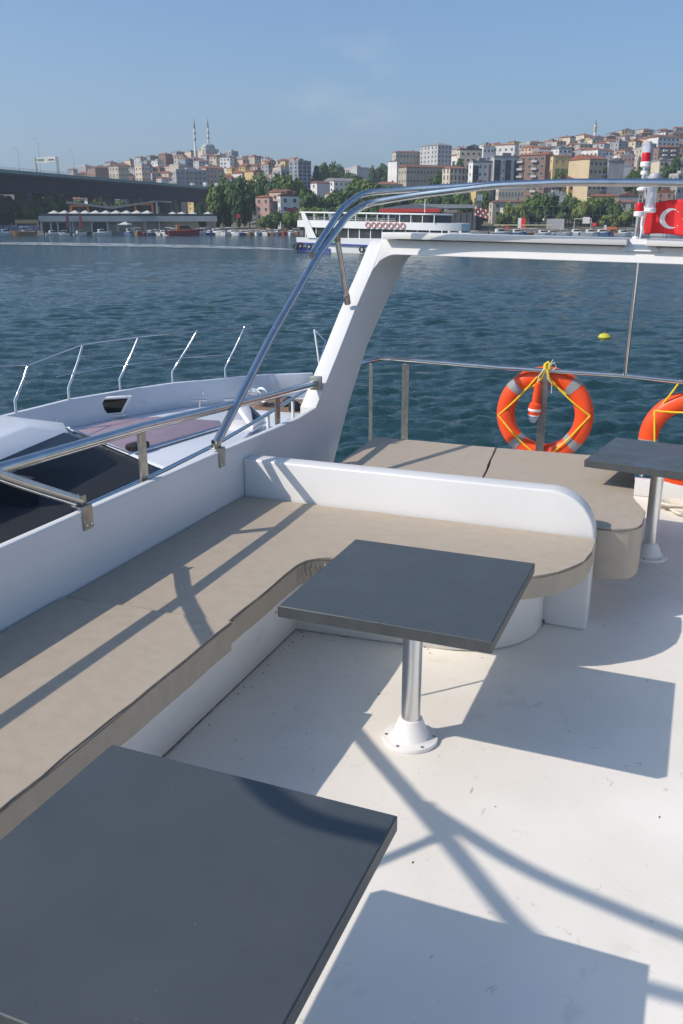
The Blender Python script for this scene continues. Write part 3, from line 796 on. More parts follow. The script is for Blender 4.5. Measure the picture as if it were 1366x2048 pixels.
# ------------------------------------------------------------------ waterfront restaurant and terrace
qz = 1.25
def local(px, d, th=0.):
    p = at(px, d, 0); return p, bearing(px) + th
teal = mat('terrace_white', (.40, .41, .41), .8, var=.08, scale=.3)
orange_w = mat('orange_cladding', (.62, .23, .07), .7, var=.15, scale=1)
dkclad = mat('dark_cladding', (.09, .085, .085), .7, var=.2, scale=.6)
def group_root(name, label, cat, px, d, th=0., z=qz, group=None):
    p, rz = local(px, d, th)
    t = thing(name, label, cat, (p.x, p.y, z), group, boat=False); t['_o'] = [0, 0, 0]; t.rotation_euler = (0, 0, rz); return t
dR = 360; m_ = mpp(dR)
def X(px): return (px - 260) * m_
def Zq(py, d=dR): return zrow(py, d) - qz
t = group_root('terrace_building', 'long white waterfront terrace on columns with dark boat bays beneath', 'building', 260, dR)
MB().box(X(88), X(436), 0, 16, Zq(443), Zq(432)).build('terrace_slab', teal, t, smooth=0)
MB().box(X(90), X(436), 4, 15, -.2, Zq(443)).build('back_wall', WM['beige'], t, smooth=0)
for px in (90, 108, 121, 144, 150, 186, 216, 236, 262, 290, 318): MB().box(X(px), X(px + 3), .6, 1.6, -.2, Zq(443)).build('column', teal, t, smooth=0)
for a, b in ((93, 107), (111, 142), (188, 215)): MB().box(X(a), X(b), 3.8, 3.97, -.1, Zq(446)).build('bay_opening', M['windark'], t, smooth=0)
MB().box(X(88), X(436), .0, .12, Zq(432), Zq(427.5)).build('balustrade', M['win'], t, smooth=0)
t = group_root('restaurant', 'dark restaurant pavilion with zigzag roof and orange framed openings', 'building', 245, dR + 10, z=zrow(432, dR + 10))
d2 = dR + 10; m2 = mpp(d2); zb_ = zrow(432, d2)
def X2(px): return (px - 245) * m2
def Z2(py): return zrow(py, d2) - zb_
MB().prism([(X2(142), Z2(403)), (X2(228), Z2(414)), (X2(314), Z2(401)), (X2(346), Z2(402)), (X2(346), Z2(405)), (X2(316), Z2(404)), (X2(228), Z2(418)), (X2(142), Z2(407))], -1.5, 16, 'y').build('zigzag_roof', RM['grey'], t, smooth=0)
MB().prism([(X2(146), 0), (X2(146), Z2(407.3)), (X2(228), Z2(418.3)), (X2(314), Z2(404.6)), (X2(344), Z2(405.3)), (X2(344), 0)], 3, 15, 'y').build('wall', dkclad, t, smooth=0)
for a, b, y0, y1 in ((148, 184, 410, 428), (272, 310, 406, 428)):
    mb = MB(); th_ = .8
    mb.box(X2(a), X2(b), .6, 3, Z2(y0) - th_, Z2(y0)); mb.box(X2(a), X2(a) + th_, .6, 3, 0, Z2(y0) - th_); mb.box(X2(b) - th_, X2(b), .6, 3, 0, Z2(y0) - th_)
    mb.build('orange_frame', orange_w, t, smooth=0)
MB().box(X2(314), X2(318), -1, 3, 0, Z2(404)).build('end_column', teal, t, smooth=0)
MB().box(X2(188), X2(268), 2.85, 2.99, .3, Z2(419)).build('glazing', M['windark'], t, smooth=0)

cream_c = mat('parasol_cloth', (.47, .50, .46), .85, var=.08, scale=1)
def parasol(px, d, ybase, wpx, label, grp, z=None):
    p = at(px, d, 0); z = zrow(ybase, d) if z is None else z; r = wpx * mpp(d) / 2
    t = thing('parasol', label, 'parasol', (p.x, p.y, z), grp, boat=False); t['_o'] = [0, 0, 0]; t.rotation_euler = (0, 0, bearing(px) + R(20))
    MB().lathe([(r, 2.5), (r, 2.75), (r * .5, 3.25), (.05, 3.75)], seg=4).build('canopy', cream_c, t, smooth=0)
    MB().lathe([(.06, 0), (.06, 3.6)], seg=8).build('pole', M['steeld'], t); REG.append((t, label, px))
for i in range(10): parasol(113 + i * 20.5, 362, 441, 27, 'pale square parasol on the white terrace', 'parasols on the terrace')
for px in (348, 366, 388, 418): parasol(px, 372, 443, 25, 'white parasol beyond the dark pavilion', 'parasols beyond the pavilion')
parasol(252, 352, 462, 30, 'wide white parasol down on the quay', None, z=qz)

# red and blue feather flags on the quay
for px, c, lb in ((135, (.32, .05, .16), 'magenta feather flag standing on quay before dark bays'), (161, (.55, .06, .08), 'red feather flag standing on quay before pale bay')):
    p = at(px, 354, 0); t = thing('feather_flag', lb, 'flag', (p.x, p.y, qz), 'feather flags on the quay', boat=False); t['_o'] = [0, 0, 0]; t.rotation_euler = (0, 0, bearing(px))
    MB().tube([(0, 0, 0), (0, 0, 6), (.4, 0, 8.3)], .06, 6).build('pole', M['steeld'], t)
    MB().prism([(.07, 1.2), (.9, 1.6), (.95, 5), (.7, 7.4), (.1, 6.4)], -.02, .02, 'y').build('banner', mat('feather_cloth', c, .8), t, smooth=0)

# low white fence and parked boats at the far left edge of the quay
t = group_root('quay_fence', 'low fence of pale panels along the quay under the viaduct', 'fence', 40, 366)
for i in range(15): MB().box((i - 8) * 1.9, (i - 8) * 1.9 + 1.5, 0, .08, .1, 2.3).build('fence_panel', mat('fence_blue', (.16, .20, .30), .7, var=.3, scale=.7) if i == 0 else bpy.data.materials['fence_blue'], t, smooth=0)
t = group_root('kiosk', 'small yellow roofed kiosk beside the viaduct pier', 'kiosk', 56, 376)
MB().box(-4, 4, 0, 4, 0, 3).build('wall', WM['dark grey'], t, smooth=0); MB().box(-4.4, 4.4, -.4, 4.4, 3, 4.4).build('roof', WM['yellow'], t, smooth=0)

# ------------------------------------------------------------------ boat shed with red fascia
dS = 372; mS = mpp(dS)
t = group_root('boat_shed', 'large dark shed with low grey roof and red fascia behind the ferry', 'shed', 850, dS, z=1.3)
def X3(px): return (px - 850) * mS
def Z3(py): return zrow(py, dS) - 1.3
MB().box(X3(762), X3(950), 0, 26, -.3, Z3(425)).build('wall', dkclad, t, smooth=0)
MB().prism([(X3(757), Z3(425)), (X3(757), Z3(417)), (X3(818), Z3(408)), (X3(880), Z3(417)), (X3(880), Z3(425))], -.6, 26, 'y').build('gable', mat('shed_slate', (.14, .17, .19), .7, var=.1, scale=.5), t, smooth=0)
MB().box(X3(758), X3(878), -1.1, -.65, Z3(424.5), Z3(417.5)).build('red_fascia', mat('red_fascia', (.62, .05, .03), .6, var=.06), t, smooth=0)
MB().prism([(X3(816), Z3(408) + .15), (X3(952), Z3(409.5)), (X3(952), Z3(416)), (X3(884), Z3(417)), ], -.4, 26, 'y').build('long_roof', mat('shed_roof', (.27, .30, .31), .6, var=.12, scale=.3, stretch=(4, .3, 1)), t, smooth=0)
for i in range(16): MB().box(X3(766 + i * 11.6), X3(767.2 + i * 11.6), -.25, 0, 0, Z3(425)).build('wall_rib', M['steeld'], t, smooth=0)

# ------------------------------------------------------------------ trees
def leaf_mat(nm, c): return mat(nm, c, .8, var=.45, scale=.55, detail=5, hue=(c[0] * 1.35, c[1] * 1.2, c[2]))
LEAF = [leaf_mat('foliage_dark', (.052, .105, .028)), leaf_mat('foliage_mid', (.095, .160, .036)), leaf_mat('foliage_light', (.160, .215, .050)), leaf_mat('foliage_pine', (.030, .062, .030))]
bark = mat('bark', (.10, .075, .055), .95, var=.3, scale=2)
def crown_mesh(seed, li, shape='round', n=2300):
    rng = random.Random(seed); vs = []; fs = []
    lobes = []
    for i in range(11):
        a = rng.uniform(0, 6.28); e = rng.uniform(-.5, 1.2); q = rng.uniform(.25, .62)
        if shape == 'round': c = Vector((math.cos(a) * math.cos(e) * q, math.sin(a) * math.cos(e) * q, .55 + .42 * math.sin(e) * (.6 + q))); r = rng.uniform(.22, .40)
        else: z = rng.uniform(.12, .95); q *= (1.02 - z) * .6; c = Vector((math.cos(a) * q, math.sin(a) * q, z)); r = (1.08 - z) * rng.uniform(.22, .34)
        lobes.append((c, r))
    for i in range(n):
        c, r = rng.choice(lobes)
        d = Vector((rng.gauss(0, 1), rng.gauss(0, 1), rng.gauss(0, 1))).normalized()
        p = c + d * r * rng.uniform(.55, 1.08)
        s = rng.uniform(.04, .095)
        nrm = (d + Vector((rng.uniform(-.7, .7), rng.uniform(-.7, .7), rng.uniform(-.3, .7)))).normalized()
        u = nrm.orthogonal().normalized(); u = Matrix.Rotation(rng.uniform(0, 6.28), 3, nrm) @ u; v = nrm.cross(u)
        k = len(vs); vs += [p - u * s * 1.2, p - v * s * .7, p + u * s * 1.2, p + v * s * .7]; fs.append((k, k + 1, k + 2, k + 3))
    me = bpy.data.meshes.new('crown'); me.from_pydata([tuple(v) for v in vs], [], fs); me.materials.append(LEAF[li]); return me
CR = [(crown_mesh(10 * j + i, j), j) for j in range(3) for i in range(3)]
CRP = [crown_mesh(77 + i, 3, 'cone', 1700) for i in range(2)]
mb = MB(); mb.tube([(0, 0, -.1), (.01, 0, .25), (-.02, .01, .5)], .04, 7, rr=[.05, .035, .015]); 
for a in (0, 2.1, 4.2): mb.tube([(0, 0, .25), (.16 * math.cos(a), .16 * math.sin(a), .45), (.3 * math.cos(a), .3 * math.sin(a), .62)], .02, 5, rr=[.025, .016, .007])
o = mb.build('trunk', bark); TRUNK = o.data; bpy.data.objects.remove(o)
KIND = ['dark green broadleaf tree', 'mid green broadleaf tree', 'light green bushy tree', 'dark slender conifer']
def tree(px, d, ytop, wpx, k, where, group, base=None, ybase=None):
    z0 = ground(px, d) if base is None else base
    if ybase is not None: z0 = zrow(ybase, d)
    p = at(px, d, 0); H = max(2., zrow(ytop, d) - z0); W_ = wpx * mpp(d)
    lab = '%s %s' % (KIND[k], where)
    t = thing('tree', lab, 'tree', (p.x, p.y, z0), group, boat=False)
    t['_o'] = [0, 0, 0]
    if k == 3: me = random.choice(CRP); sx = W_ / .62
    else: me = random.choice([c for c, j in CR if j == k]); sx = W_ / 1.32
    t.rotation_euler = (0, 0, random.uniform(0, 6.28))
    for nm, m in (('trunk', TRUNK), ('crown', me)):
        o = bpy.data.objects.new(nm, m); COL.objects.link(o); o.parent = t; o.scale = (sx, sx, H / (1.12 if k < 3 else 1.1))
    REG.append((t, lab, px))
g1 = 'big trees along the left shore'
for a in ((400, 392, 412, 22, 0), (432, 398, 382, 40, 1), (452, 402, 376, 46, 0), (478, 396, 374, 46, 0), (500, 400, 378, 34, 0), (405, 372, 405, 16, 3), (322, 366, 420, 8, 1)):
    tree(*a, 'on the shore between viaduct and pink house', g1)
for a in ((530, 384, 434, 34, 1), (552, 378, 428, 36, 0), (580, 376, 424, 34, 1), (603, 380, 418, 34, 2), (628, 384, 416, 40, 1), (655, 388, 420, 44, 0), (685, 390, 418, 40, 1), (715, 392, 416, 44, 1), (745, 396, 414, 40, 0)):
    tree(*a, 'on the shore below the pink house', 'trees behind the moored boats')
for a in ((618, 430, 380, 50, 0), (600, 436, 388, 40, 0), (662, 440, 386, 50, 0), (694, 446, 372, 56, 0), (724, 446, 366, 54, 1), (756, 444, 374, 50, 0), (780, 440, 378, 46, 0), (640, 436, 396, 30, 1), (815, 440, 384, 44, 0), (848, 436, 388, 48, 1), (884, 436, 386, 48, 0), (915, 430, 390, 40, 1), (930, 424, 392, 30, 0), (962, 420, 388, 34, 0)):
    tree(*a, 'on the lower slope above the ferry', 'trees on the lower slope')
for a in ((520, 470, 362, 46, 1), (548, 468, 356, 48, 0), (574, 466, 356, 46, 1), (596, 470, 364, 40, 1), (455, 520, 366, 40, 0), (490, 500, 364, 40, 0)):
    tree(*a, 'in the belt below the glass offices', 'tree belt below the offices')
for a in ((634, 610, 326, 26, 3), (646, 640, 330, 30, 0), (662, 660, 334, 34, 0), (680, 660, 338, 32, 0), (752, 700, 334, 20, 3), (764, 700, 330, 26, 0), (778, 690, 330, 20, 3), (740, 690, 340, 22, 0), (700, 620, 350, 30, 0)):
    tree(*a, 'on the ridge at the gap', 'trees on the ridge at the gap')
for a in ((1058, 404, 398, 40, 1), (1078, 400, 392, 44, 0), (1098, 404, 398, 36, 0), (1018, 396, 408, 26, 2), (1040, 394, 412, 24, 2), (1136, 402, 398, 38, 0), (1160, 398, 404, 38, 2), (1182, 400, 396, 38, 1), (1206, 402, 400, 36, 0), (1226, 396, 412, 30, 0), (1244, 394, 424, 30, 2), (1262, 396, 418, 26, 1), (1290, 398, 426, 30, 1), (1330, 398, 430, 34, 1), (955, 392, 432, 20, 2), (1000, 392, 428, 20, 1), (1120, 392, 424, 22, 1), (1216, 390, 432, 28, 2)):
    tree(*a, 'along the right shore behind the quay', 'trees along the right shore')
for a in ((1120, 470, 345, 26, 0), (1108, 480, 350, 22, 0), (1140, 466, 352, 20, 0), (1256, 470, 344, 30, 0), (1272, 500, 340, 24, 0), (1286, 470, 352, 24, 1), (1322, 500, 330, 26, 0), (1336, 500, 322, 22, 0), (1300, 470, 350, 24, 1), (910, 560, 322, 24, 0), (868, 480, 348, 26, 0)):
    tree(*a, 'between the blocks on the right hillside', 'trees between the hillside blocks')
for a in ((20, 405, 398, 44, 0), (100, 412, 396, 44, 0), (160, 420, 402, 36, 1), (200, 420, 404, 40, 0), (240, 430, 404, 40, 0), (8, 420, 400, 40, 0), (64, 410, 404, 36, 1), (80, 424, 396, 40, 0), (128, 430, 398, 30, 0), (-20, 420, 396, 50, 0), (-60, 400, 396, 60, 1), (146, 430, 408, 26, 0)):
    tree(*a, 'in the shadow under the viaduct', 'trees under the viaduct')

# ------------------------------------------------------------------ the passing ferry
dF0, dF1 = 173., 155.
pf0, pf1 = at(619, dF0, 0), at(944, dF1, 0)
hv = (pf1 - pf0); Lf = hv.length
fer = thing('ferry', 'white double deck passenger ferry with blue stripe crossing the harbour', 'ferry', (pf0.x, pf0.y, 0), boat=False); fer['_o'] = [0, 0, 0]
fer.rotation_euler = (0, R(1.0), math.atan2(hv.y, hv.x))
fw_ = mat('ferry_white', (.83, .83, .82), .45, var=.03, scale=.4)
fb_ = mat('ferry_blue', (.04, .07, .30), .5, var=.1, scale=.5)
fg_ = mat('ferry_green', (.16, .42, .28), .6, var=.05)
def plan(x0, x1, hw, tip=0, n=5):
    p = [(x0, -hw), (x0, hw)]
    if tip:
        xs_ = x1 - tip
        top = [(xs_ + tip * math.sin(k / n * math.pi / 2), hw * math.cos(k / n * math.pi / 2) ** .8) for k in range(n)]
        return p + top + [(x1, 0)] + [(a, -b) for a, b in top[::-1]]
    return p + [(x1, hw), (x1, -hw)]
MB().prism(plan(0, Lf * .96, 4.3, 9), -1.2, 2.55, fn=lambda v: (v[0] + max(0, v[0] - Lf * .7) * .12 * (v[2] > 0), v[1] * (1 if v[2] > 0 else .86), v[2] + (max(0, v[0] - Lf * .6) * .07 if v[2] > 0 else 0))).build('hull', fw_, fer, smooth=30)
MB().prism(plan(-.05, Lf * .60, 4.36), 1.45, 1.72).build('blue_stripe', fb_, fer, smooth=0)
MB().prism(plan(-.04, Lf * .22, 4.08), -.6, .85).build('blue_bottom', fb_, fer, smooth=0)
MB().prism(plan(1.2, Lf * .80, 3.9), 2.4, 4.4).build('lower_cabin', M['windark'], fer, smooth=0)
for i in range(13): MB().box(1.8 + i * 2.3, 1.95 + i * 2.3, -4.0, -3.88, 2.6, 4.4).build('cabin_post', fw_, fer, smooth=0)
MB().prism(plan(.3, Lf * .97, 4.35, 9), 4.4, 5.6).build('upper_bulwark', fw_, fer, smooth=30)
mb = MB()
for h in (5.85, 6.15): mb.tube([(.4, -4.25, h), (Lf * .62, -4.25, h)], .04, 6)
for i in range(14): mb.tube([(.6 + i * 1.8, -4.25, 5.55), (.6 + i * 1.8, -4.25, 6.17)], .03, 5)
mb.build('upper_rail', M['alu'], fer)
MB().prism(plan(.6, Lf * .86, 4.2, 3), 6.82, 7.06).build('roof', fw_, fer, bevel=.06)
for i in range(13): MB().box(1.5 + i * 2.2, 1.62 + i * 2.2, -4.05, -3.93, 5.6, 6.82).build('roof_post', fw_, fer, smooth=0)
MB().prism(plan(Lf * .66, Lf * .85, 3.9, 2), 5.6, 6.8).build('wheelhouse', M['windark'], fer, smooth=0)
for s in (-1, 1): MB().prism([(1.2, 6.82), (2.0, 6.82), (4.6, 2.55), (2.6, 2.55)], s * 4.32, s * 4.5, 'y').build('slanted_strut', fw_, fer, smooth=0)
for x in (6.5, 17.5): MB().box(x, x + 2.6, -4.4, -4.3, 1.85, 2.4).build('green_sign', fg_, fer, smooth=0)
for i in range(7):
    MB().ring(.43, .085, (Lf * .46 + i * 1.15, -4.5, 5.05), n=20, seg=8, mi=0).build('lifebuoy', mat('ferry_ring', (.60, .27, .24), .5) if i == 0 else bpy.data.materials['ferry_ring'], fer)
for x, z in ((.0, .9), (1.1, 1.2), (3.0, 1.0), (14.3, .9)):
    MB().ring(.42, .17, (x, -4.55, z), n=18, seg=8).build('tyre_fender', M['black'], fer)
MB().tube([(Lf * .72, 0, 7.2), (Lf * .72, 0, 9.4)], .06, 6).build('mast', fw_, fer)

# ------------------------------------------------------------------ small boats along the quay
def boat_proto(hull, cabin, label, cab='cuddy'):
    t = thing('motorboat', label, 'motorboat', (0, 0, 0), 'small boats moored along the quay', boat=False)
    L, W = 7.2, 1.25
    p = [(-L / 2, -W), (-L / 2, W), (L * .12, W), (L * .32, W * .72), (L / 2, 0), (L * .32, -W * .72), (L * .12, -W)]
    MB().prism(p, -.4, 1.0, fn=lambda v: (v[0] * (1 if v[2] > 0 else .92), v[1] * (1 if v[2] > 0 else .7), v[2] + (max(0, v[0]) * .14 if v[2] > 0 else 0))).build('hull', hull, t, smooth=0)
    if cab != 'open':
        MB().prism([(-1.6, .95), (2.0, 1.15), (1.0, 1.95), (.7, 2.25), (-1.6, 2.25)], -.95, .95, 'y').build('cabin', cabin, t, bevel=.06)
        MB().prism([(1.02, 1.5), (1.55, 1.5), (.98, 2.0), (.80, 2.12), (-.9, 2.12), (-.9, 1.5)], -.98, .98, 'y').build('windscreen', M['windark'], t, smooth=0)
    else:
        MB().box(-.5, .5, -.5, .5, .9, 1.7).build('console', cabin, t, bevel=.05)
        MB().box(-1.8, 1.2, -1.1, 1.1, 2.5, 2.65).build('sun_top', cabin, t, bevel=.05)
        for sx in (-1.7, 1.1):
            for sy in (-1, 1): MB().tube([(sx, sy, .9), (sx, sy, 2.5)], .04, 6).build('top_post', M['alu'], t)
    MB().box(-L / 2 - .45, -L / 2, -.3, .3, .2, 1.25).build('outboard', M['black'], t, bevel=.06)
    return t
bw_ = mat('boat_white', (.66, .66, .65), .5, var=.05); bbl = mat('boat_blue', (.10, .17, .30), .5, var=.1); bre = mat('boat_red', (.30, .05, .045), .6, var=.1); bwd = mat('boat_wood', (.25, .13, .06), .6, var=.2)
PRO = [boat_proto(bw_, bw_, 'white cabin motorboat'), boat_proto(bbl, bw_, 'blue hulled motorboat with white cabin'), boat_proto(bw_, bw_, 'white open boat with sun top', 'open'), boat_proto(bre, bwd, 'dark red wooden boat'), boat_proto(bwd, bw_, 'brown wooden boat with white top', 'open')]
CH = {p.name: kids(p) for p in PRO}
used = set()
def moor(k, px, d, th, s, where):
    pr = PRO[k]
    o = pr if pr.name not in used else copy_tree(pr, None, CH[pr.name])
    used.add(pr.name)
    p = at(px, d, 0); o.location = (p.x, p.y, 0); o.rotation_euler = (0, 0, bearing(px) + th); o.scale = (s, s, s)
    REG.append((o, pr_label[k] + ' ' + where, px))
pr_label = ['white cabin motorboat', 'blue hulled motorboat with white cabin', 'white open boat with sun top', 'dark red wooden boat', 'brown wooden boat with white top']
rb = random.Random(5)
px = 262
while px < 596:
    k = rb.choices([0, 1, 2, 3, 4], [.5, .16, .18, .08, .08])[0]
    moor(k, px, rb.uniform(350, 357), R(-90) + R(rb.uniform(-35, 35)), rb.uniform(.75, 1.1), 'along the left quay'); px += rb.uniform(9, 15)
moor(3, 368, 346, R(8), 1.7, 'lying broadside to the left quay')
moor(0, 12, 352, R(4), 1.0, 'under the viaduct'); moor(4, 48, 352, R(175), 1.2, 'under the viaduct'); moor(0, 106, 350, R(10), .8, 'below the terrace columns'); moor(2, 128, 351, R(170), .7, 'below the terrace columns'); moor(0, 160, 351, R(12), .75, 'below the terrace columns'); moor(0, 205, 352, R(5), 1.0, 'below the terrace columns')
for px, k, s, dd in ((930, 0, 1.1, 300), (950, 2, .8, 310), (905, 0, 1.0, 330), (1000, 0, 1.1, 345), (1034, 1, 1.0, 346), (1050, 2, 1.0, 350), (1068, 4, 1.0, 348), (1085, 0, .9, 344), (1103, 0, .8, 346), (1128, 2, .9, 345), (1152, 0, 1., 348), (1180, 0, 1.0, 344), (1204, 1, 1.0, 344), (1225, 3, 1.0, 348), (1245, 0, .9, 344), (1262, 2, .9, 346), (1320, 0, 1.0, 344), (1345, 0, 1., 346), (1362, 1, 1., 346)):
    moor(k, px, dd, R(rb.uniform(-20, 20)), s, 'at the right hand quay')

# ------------------------------------------------------------------ things standing on the right shore
t = group_root('boat_canopy', 'long low yellow canopy roof over boats at the right quay', 'canopy', 1045, 362, z=qz)
MB().box(-11, 11, -2, 2, 2.3, 2.6).build('canopy_roof', mat('canopy_cream', (.62, .56, .36), .8), t, smooth=0)
for x in (-10, -5, 0, 5, 10): MB().box(x - .08, x + .08, -1.9, -1.75, 0, 2.3).build('post', M['steeld'], t, smooth=0)
def banner(px, d, y0, y1, wpx, label, cols, split):
    p = at(px, d, 0); z0 = zrow(y1, d); H = zrow(y0, d) - z0; Wd = wpx * mpp(d)
    t = thing('flag', label, 'flag', (p.x, p.y, 1.3), 'flags on the right shore', boat=False); t['_o'] = [0, 0, 0]; t.rotation_euler = (0, 0, bearing(px))
    MB().tube([(0, 0, 0), (0, 0, z0 + H + .4 - 1.3)], .07, 6).build('pole', M['steeld'], t)
    MB().box(.09, Wd * split, -.02, .02, z0 - 1.3, z0 + H - 1.3).build('cloth', cols[0], t, smooth=0)
    if split < 1: MB().box(Wd * split, Wd, -.02, .02, z0 - 1.3, z0 + H - 1.3).build('cloth', cols[1], t, smooth=0)
banner(1034, 372, 436, 456, 15, 'white and red banner hanging above the canopy', (M['flagw'], M['flag']), .45)
banner(1183, 372, 446, 452, 8, 'small red flag beside the football goal', (M['flag'], M['flag']), 1)
banner(1010, 374, 452, 458, 6, 'small red flag at the left of the canopy', (M['flag'], M['flag']), 1)
banner(475, 366, 428, 436, 7, 'red flag on a pole in front of big trees', (M['flag'], M['flag']), 1)
banner(1206, 374, 450, 462, 5, 'pale blue banner near orange tarpaulin', (mat('flag_blue', (.35, .45, .6), .8), M['flagw']), .6)
t = group_root('football_goal', 'white football goal frame on the shore pitch', 'goal', 1163, 374, z=1.4)
mb = MB(); mb.tube([(-3.2, 0, 0), (-3.2, 0, 4.6), (3.4, 0, 4.6), (3.4, 0, 0)], .12, 6); mb.build('frame', M['white'], t, smooth=0)
MB().tube([(-3.2, 0, 4.6), (-3.2, 2, 0)], .06, 5).build('stay', M['white'], t); MB().tube([(3.4, 0, 4.6), (3.4, 2, 0)], .06, 5).build('stay', M['white'], t)
t = group_root('basketball_hoop', 'white basketball backboard on a post above the goal', 'basketball hoop', 1170, 378, z=1.4)
MB().box(-1.4, 1.4, -.05, .05, zrow(447, 378) - 1.4, zrow(434, 378) - 1.4).build('backboard', WM['white'], t, smooth=0); MB().tube([(0, .4, 0), (0, .4, 4.5), (0, .05, 5.2)], .12, 6).build('post', M['steeld'], t)
t = group_root('container', 'pale grey container block behind the right quay', 'container', 1109, 376, z=1.4)
MB().box(-3.5, 3.5, 0, 4, 0, 4.6).build('wall', WM['pale grey'], t, smooth=0)
for i in range(12): MB().box(-3.4 + i * .58, -3.3 + i * .58, -.05, 0, .2, 4.4).build('rib', WM['grey'], t, smooth=0)
t = group_root('tarpaulin', 'orange tarpaulin heap beside a dark boat', 'tarpaulin', 1223, 372, z=1.4)
MB().prism([(-2.4, 0), (2.4, 0), (2.2, 1.1), (1.4, 1.6), (-1.6, 1.5), (-2.2, 1.0)], 0, 2.5, 'y').build('cover', mat('tarp_orange', (.42, .12, .05), .8, var=.2, scale=1), t, bevel=.2)
t = group_root('sports_fence', 'tall wire ball fence on thin posts behind the right quay', 'fence', 1150, 385, z=1.5)
for i in range(18): MB().tube([((i - 9) * 3.2, 0, 0), ((i - 9) * 3.2, 0, 9.5)], .06, 5).build('post', M['steeld'], t, smooth=0)
for h in (3, 6, 9.4): MB().tube([(-29, 0, h), (26, 0, h)], .04, 5).build('rail', M['steeld'], t, smooth=0)
mast_px = [(952, 400, 26), (914, 0, 0)]
p = at(956, 376, 0); t = thing('lattice_mast', 'dark blue advertising mast standing beside the boat shed', 'mast', (p.x, p.y, 1.3), boat=False); t['_o'] = [0, 0, 0]; t.rotation_euler = (0, 0, bearing(956))
MB().box(-.9, .9, -.6, .6, 0, zrow(388, 376) - 1.3).build('shaft', WM['dark grey'], t, smooth=0); MB().box(-1.1, 1.1, -.8, -.62, zrow(402, 376) - 1.3, zrow(389, 376) - 1.3).build('panel', WM['blue grey'], t, smooth=0)
t = group_root('flag_string', 'string of small red and white flags beside the boat shed', 'flags', 962, 368, z=1.3)
MB().tube([(-3, 0, 0), (-3, 0, 9.5)], .07, 6).build('pole', M['steeld'], t); MB().tube([(3.4, 0, 0), (3.4, 0, 7.5)], .07, 6).build('pole', M['steeld'], t)
for r_ in range(3):
    for i in range(6): MB().box(-2.9 + i, -2.3 + i, -.02, .02, 8.4 - r_ * 1.2 - i * .25, 9.2 - r_ * 1.2 - i * .25).build('pennant', M['flag'] if (i + r_) % 2 else M['flagw'], t, smooth=0)

# yellow mooring buoy
d_ = 5.6 / math.tan(math.atan((676 - 1024) / F) + PITCH) if False else None
db = CAMZ / ((sP * F + (676 - 1024) * cP) / (F * cP - (676 - 1024) * sP))
p = at(1209, db, 0); t = thing('mooring_buoy', 'small yellow mooring buoy floating on the open water', 'buoy', (p.x, p.y, 0), boat=False); t['_o'] = [0, 0, 0]
MB().lathe([(.05, -.2), (.26, -.1), (.32, .05), (.24, .18), (.08, .24)], seg=20).build('float', M['yel'], t)
MB().lathe([(.05, .22), (.07, .32), (.02, .36)], seg=10).build('eye', M['steeld'], t)

# ------------------------------------------------------------------ our yacht: deck, wall, arch
XW = -2.14                        # inner face of the left wall
CX = -.44                         # centre line
XR = 2 * CX - XW
mb = MB()
mb.box(XW - .06, XR + .06, -2.5, 6.42, D - .12, D)
mb.prism([(XW - .3, -2.5), (XW - .3, 6.45), (XR + .3, 6.45), (XR + .3, -2.5)], -1.2, D - .13, 'z', fn=lambda v: (CX + (v[0] - CX) * (1.0 if v[2] > 1 else .8), v[1], v[2]))
o = mb.build('deck', [M['deck']], None, smooth=0); o['kind'] = 'structure'; BOAT.append(o)

def zyp(pts): return [(y, z + D) for y, z in pts]
seam = lambda c: abs(c.y - 4.875) < .004
wall = [(-2.5, .0), (-2.5, .765), (0, .764), (2.2, .760), (3.6, .752), (4.3, .742), (4.64, .738), (4.875, .756), (4.875, 0)]
t = thing('bulwark_wall', 'long white moulded side wall with bench against it', 'wall', B(XW, 1.5, 0))
MB().prism(zyp(wall), XW - .04, XW, 'x').build('side_panel', M['gel'], t, bevel=.010, bseg=3, keep=seam)
t = thing('bulwark_wall', 'low white transom wall under the stern railing with lifebuoys', 'wall', B(CX, 6.4, 0))
MB().box(XW, XR, 6.30, 6.36, D, D + .125).build('side_panel', M['gel'], t, bevel=.012)
t = thing('bulwark_wall', 'white side wall on the far side of the deck', 'wall', B(XR, 1.5, 0))
MB().prism(zyp(wall), XR, XR + .04, 'x').build('side_panel', M['gel'], t, bevel=.010, bseg=3, keep=seam)

SL = -.021                        # the beam drops a little to the right
arch = thing('radar_arch', 'white arch with raked legs spanning the stern, carrying grey slats', 'arch', B(CX, 5.6, 0))
def lip(v): return (v[0], v[1], v[2])
front = [(4.875, 0), (4.875, .756), (5.206, 1.019), (5.519, 1.280), (5.80, 1.492), (5.955, 1.615), (6.02, 1.672), (6.085, 1.712), (6.17, 1.732)]
back = [(6.50, 1.725), (6.56, 1.66), (6.545, 1.56), (6.49, 1.49), (6.232, 1.339), (5.771, 1.032), (5.443, .705), (5.134, .314), (4.98, 0)]
for xa in (XW - .105, XR):
    MB().prism(zyp(front + back), xa, xa + .105, 'x', fn=lambda v: (v[0], v[1], v[2] + (SL * (XR - XW) * min(1, (v[2] - D) / 1.6) if v[0] > 0 else 0))).build('leg', M['gel'], arch, bevel=.010, bseg=3, keep=lambda c: (seam(c) and c.z < D + .74) or (c.z > D + 1.45 and min(abs(c.x - XW), abs(c.x - XR)) < .004))
def beam_z(x): return SL * (x - XW)
